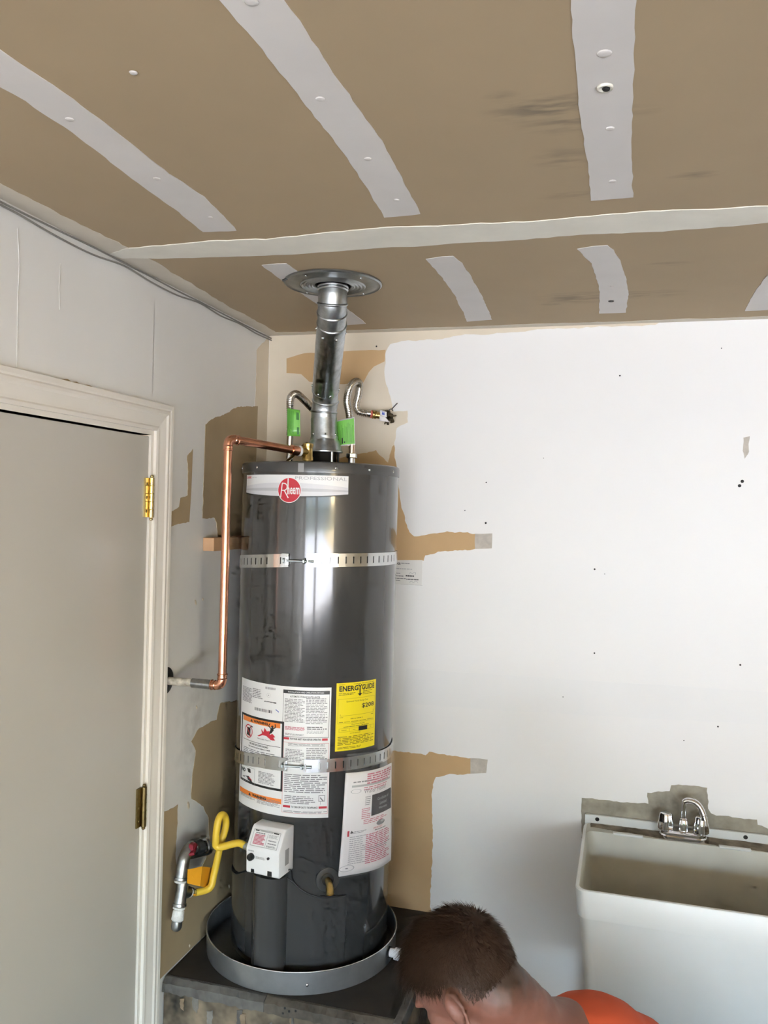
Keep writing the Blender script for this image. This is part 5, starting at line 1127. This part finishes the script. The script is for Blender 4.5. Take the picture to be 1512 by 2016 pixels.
G().lathe([(0.0145, 0.018), (0.0145, 0.026), (0.0125, 0.050), (0.0105, 0.056), (0.0085, 0.058)], (fxm, fy, FZ), seg=24).done('spout_base', CHROME, fa, 'auto')
spz = FZ + 0.056
G().tube(spline([(fxm, fy, spz), (fxm, fy, spz + 0.032), (fxm + 0.002, fy, spz + 0.048), (fxm + 0.014, fy - 0.003, spz + 0.054), (fxm + 0.032, fy - 0.010, spz + 0.052), (fxm + 0.045, fy - 0.014, spz + 0.038), (fxm + 0.053, fy - 0.018, spz + 0.018)], 6), [0.0075] * 12 + [0.0088] * 25, 16).done('spout', CHROME, fa, True)
G().cyl((fxm + 0.052, fy - 0.018, spz + 0.019), (fxm + 0.055, fy - 0.019, spz + 0.008), 0.0092, seg=16).done('aerator', CHROME, fa, 'auto')

# ================================================================== THE MAN
F_ = Vector((-0.968, 0.245, 0)).normalized(); Lf = Vector((-F_.y, F_.x, 0)); UP = Vector((0, 0, 1))
HC_ = Vector((0.9198, -1.203, 1.075))
man = thing('person', (HC_.x + 0.33, HC_.y - 0.05, FLOOR), 'person with short brown hair and orange shirt crouching beside the sink', 'person')
BF = Vector((-0.985, 0.17, 0)).normalized(); BL = Vector((-BF.y, BF.x, 0))
def J(f, l, z): return HC_ + BF * f + BL * l + UP * z
# head frame: nodding forward
nod = radians(38)
hf = (F_ * cos(nod) - UP * sin(nod)).normalized(); hu = (UP * cos(nod) + F_ * sin(nod)).normalized(); hl = Lf
HM = Matrix((hf, hl, hu)).transposed()
def hd(f, l, u): return HC_ + hf * f + hl * l + hu * u
body = G()
body.ball(hd(0, 0, 0.0), (0.096, 0.076, 0.090), HM, 28, 18)            # cranium
body.ball(hd(-0.030, 0, -0.010), (0.064, 0.068, 0.072), HM, 20, 14)    # occiput
body.ball(hd(0.040, 0, -0.055), (0.050, 0.058, 0.070), HM, 20, 14)     # face
body.ball(hd(0.052, 0, -0.105), (0.036, 0.040, 0.032), HM, 18, 12)     # jaw and chin
for s in (-1, 1):
    body.ball(hd(0.055, s * 0.040, -0.050), (0.026, 0.024, 0.024), HM)  # cheeks
    body.ball(hd(0.020, s * 0.050, -0.088), (0.038, 0.016, 0.026), HM)  # jaw angle
    body.ball(hd(0.082, s * 0.030, -0.012), (0.014, 0.024, 0.009), HM)  # brow
    # ear: helix ring, lobe, bowl
    ec = hd(-0.008, s * 0.079, -0.038); er_ = []
    for i in range(14):
        a = radians(-60 + 290 * i / 13); q = ec + hf * (-0.016 * cos(a) - 0.004) + hu * (0.028 * sin(a)) + hl * s * (0.004 + 0.008 * max(0, cos(a)))
        body.ball(q, 0.0060, seg=10, rings=7)
    body.ball(ec - hu * 0.029 + hf * 0.004, (0.008, 0.005, 0.010), HM, 10, 8)
    body.ball(ec - hl * s * 0.004, (0.015, 0.006, 0.024), HM, 12, 8)
body.ball(hd(0.098, 0, -0.052), (0.016, 0.012, 0.012), HM); capsule(body, hd(0.092, 0, -0.018), hd(0.104, 0, -0.050), 0.008, 0.010)
body.ball(hd(0.086, 0, -0.085), (0.010, 0.022, 0.006), HM); body.ball(hd(0.084, 0, -0.096), (0.010, 0.020, 0.007), HM)
NB = Vector((1.061, -1.142, 0.9338))
capsule(body, hd(-0.035, 0, -0.055), NB, 0.062, 0.066); capsule(body, hd(0.02, 0, -0.09), NB + BF * 0.03 - UP * 0.03, 0.045, 0.055)
CH, BE = Vector((1.143, -1.088, 0.8673)), Vector((1.24, -1.04, 0.7878)); PV = BE - BF * 0.05 - UP * 0.19
SLh, SRh = CH + BL * 0.165 - UP * 0.05 + BF * 0.04, CH - BL * 0.155 - UP * 0.075 + BF * 0.02
ELb, ERb = SLh + BF * 0.12 + BL * 0.07 - UP * 0.24, SRh + BF * 0.14 - BL * 0.05 - UP * 0.23; WL, WR = ELb + BF * 0.21 - BL * 0.11 - UP * 0.08, ERb + BF * 0.21 + BL * 0.10 - UP * 0.08
capsule(body, NB, CH, 0.075, 0.115); capsule(body, CH, BE, 0.12, 0.125); capsule(body, BE, PV, 0.125, 0.13)
for sh_, e_, w_, s in ((SLh, ELb, WL, 1), (SRh, ERb, WR, -1)):
    capsule(body, CH, sh_, 0.095, 0.066); capsule(body, sh_, e_, 0.060, 0.042); capsule(body, e_, w_, 0.042, 0.028)
    wd = (w_ - e_).normalized(); side = wd.cross(UP).normalized()
    capsule(body, w_, w_ + wd * 0.075, 0.027, 0.030); 
    for k_, (o_, ln) in enumerate(((-0.028, 0.062), (-0.0095, 0.075), (0.0095, 0.080), (0.028, 0.072))):
        k0 = w_ + wd * 0.085 + side * o_; k1 = k0 + wd * ln * 0.5 - UP * 0.008; k2 = k1 + wd * ln * 0.35 - UP * 0.025
        capsule(body, k0, k1, 0.0095, 0.0088); capsule(body, k1, k2, 0.0088, 0.0078)
    t0_ = w_ + wd * 0.035 + side * s * -0.026; t1_ = t0_ + wd * 0.030 + side * s * -0.022 - UP * 0.012; capsule(body, t0_, t1_, 0.012, 0.0105); capsule(body, t1_, t1_ + wd * 0.028 - UP * 0.010, 0.0105, 0.009)
legs = []
for s in (1, -1):
    hip, knee, ank = PV + BL * s * 0.10 - UP * 0.02, PV + BL * s * 0.17 + BF * 0.40 - UP * 0.04, Vector(((PV + BL * s * 0.13 + BF * 0.20).x, (PV + BL * s * 0.13 + BF * 0.20).y, FLOOR + 0.085))
    capsule(body, hip, knee, 0.082, 0.055); capsule(body, knee, ank, 0.053, 0.038); capsule(body, ank + UP * -0.02, ank + BF * 0.13 - UP * 0.045, 0.034, 0.026)
    legs.append((hip, knee, ank))
v, f = fuse(body, 0.0062, 3)
bo_ = link('body', v, f, SKIN, man, True)
scalp_tint(tuple(HC_ - ORG[man.name]), hf, hu)
# shirt: torso and short sleeves, neckline open
sg = G()
nd = (CH - NB).normalized()
capsule(sg, NB + nd * 0.040, CH, 0.070, 0.126); capsule(sg, CH, BE, 0.130, 0.138); capsule(sg, BE, PV + UP * 0.02, 0.138, 0.143)
for sh_, e_ in ((SLh, ELb), (SRh, ERb)):
    capsule(sg, CH, sh_, 0.105, 0.078); capsule(sg, sh_, sh_.lerp(e_, 0.62), 0.076, 0.066)
for l0, l1, z0, z1, r0 in ((0.055, 0.10, 0.055, 0.085, 0.012), (0.02, 0.03, 0.070, 0.115, 0.011), (-0.03, -0.05, 0.075, 0.112, 0.011), (-0.06, -0.11, 0.05, 0.07, 0.012)):      # folds
    capsule(sg, NB + nd * 0.05 + BL * l0 + UP * (z0 - 0.012), CH + nd * 0.06 + BL * l1 + UP * z1, r0, r0 * 0.7)
v, f = fuse(sg, 0.0075, 4); link('shirt', v, f, SHIRT, man, True)
tg_ = G(); capsule(tg_, PV + UP * 0.0, PV - UP * 0.02, 0.146, 0.146)
for hip, knee, ank in legs: capsule(tg_, hip, knee, 0.096, 0.068); capsule(tg_, knee, ank + UP * 0.03, 0.066, 0.056)
v, f = fuse(tg_, 0.010, 3); link('trousers', v, f, JEANS, man, True)
for hip, knee, ank in legs:
    q = G(); capsule(q, ank - UP * 0.035, ank + BF * 0.15 - UP * 0.052, 0.046, 0.038); v, f = fuse(q, 0.008, 2)
    zmin = FLOOR + 0.001; link('shoe', [(a, b, max(c, zmin)) for a, b, c in v], f, SHOEM, man, True)
# thin gold chain round the neck
cn = (NB - hd(-0.035, 0, -0.055)).normalized(); e1 = cn.cross(UP).normalized(); e2 = cn.cross(e1); cc = NB + cn * 0.004
G().tube([cc + (e1 * cos(a) + e2 * sin(a)) * 0.0725 for a in [2 * pi * i / 60 for i in range(61)]], 0.0014, 6).done('neck_chain', GOLD, man, True)
# hair: cap on the scalp and short strands, clipped towards ear and nape
rnd = random.Random(11)
def scalp(th, ph):
    d = Vector((sin(th) * cos(ph), sin(th) * sin(ph), cos(th)))
    # union of cranium and occiput surfaces
    def surf(c, r):
        c = Vector(c); A_ = sum((d[i] / r[i]) ** 2 for i in range(3)); B_ = -2 * sum(d[i] * c[i] / r[i] ** 2 for i in range(3)); C_ = sum((c[i] / r[i]) ** 2 for i in range(3)) - 1
        D_ = B_ * B_ - 4 * A_ * C_
        return (-B_ + sqrt(D_)) / (2 * A_) if D_ > 0 else 0
    return d, max(surf((0, 0, 0), (0.096, 0.076, 0.090)), surf((-0.030, 0, -0.010), (0.064, 0.068, 0.072)))
def low(ph):                     # polar angle of the hairline (forehead .. nape)
    c = cos(ph)
    return radians(66) if c > 0.75 else radians(66 + (0.75 - c) / 1.75 * 84)
v = []; f = []; NP, NT = 64, 18
for j in range(NT + 1):
    for i in range(NP):
        ph = 2 * pi * i / NP; th = (low(ph) - radians(22) * max(0, min(1, (0.75 - cos(ph))))) * j / NT
        d, r = scalp(th, ph); k = 0.005 * (1 - (j / NT) ** 2) + 0.0004
        p = d * (r + k); v.append(tuple(hd(p.x, p.y, p.z)))
for j in range(NT):
    for i in range(NP): i2 = (i + 1) % NP; f.append((j * NP + i, j * NP + i2, (j + 1) * NP + i2, (j + 1) * NP + i))
hairo = link('hair', v, f, HAIRM, man, True)
v = []; f = []
for _ in range(30000):
    ph = rnd.uniform(0, 2 * pi); lo = low(ph) + radians(rnd.uniform(-6, 3)); th = math.acos(1 - rnd.random() * (1 - cos(lo)))
    t = th / lo
    if t > 0.86 and rnd.random() < (t - 0.86) * 5: continue
    d, r = scalp(th, ph); side_ = max(0.0, min(1.0, (0.75 - cos(ph)) / 0.8))
    ln = 0.030 * (1 - t * side_) ** 1.2 + 0.0045 + 0.020 * (1 - side_) ; ln *= rnd.uniform(0.7, 1.2)
    nrm_ = (d + Vector((0, 0, 0.0))).normalized()
    k_ = max(0.0, min(1.0, (th - radians(25)) / radians(60))); fwd = Vector((0.9, 0, 0.0)).lerp(Vector((0.25, 0, -0.85)), k_)
    tan_ = (fwd - nrm_ * fwd.dot(nrm_)); tan_ = tan_.normalized() if tan_.length > 0.05 else Vector((0, 0, -1))
    tan_ = (tan_ + Vector((rnd.uniform(-.35, .35), rnd.uniform(-.35, .35), rnd.uniform(-.2, .2)))).normalized()
    p0_ = d * (r + 0.001); p1_ = p0_ + (nrm_ * 0.30 + tan_ * 0.70) * ln * 0.5; p2_ = p1_ + (nrm_ * 0.08 + tan_ * 0.9) * ln * 0.5
    w = nrm_.cross(tan_).normalized() * (0.0006 - 0.0003 * t)
    b0 = len(v)
    for q, s in ((p0_, 1.0), (p1_, 0.9), (p2_, 0.25)):
        for sg_ in (-1, 1): qq = q + w * s * sg_; v.append(tuple(hd(qq.x, qq.y, qq.z)))
    f += [(b0, b0 + 1, b0 + 3, b0 + 2), (b0 + 2, b0 + 3, b0 + 5, b0 + 4)]
st = link('hair_strands', v, f, HAIRS, hairo, False); st['kind'] = 'stuff'
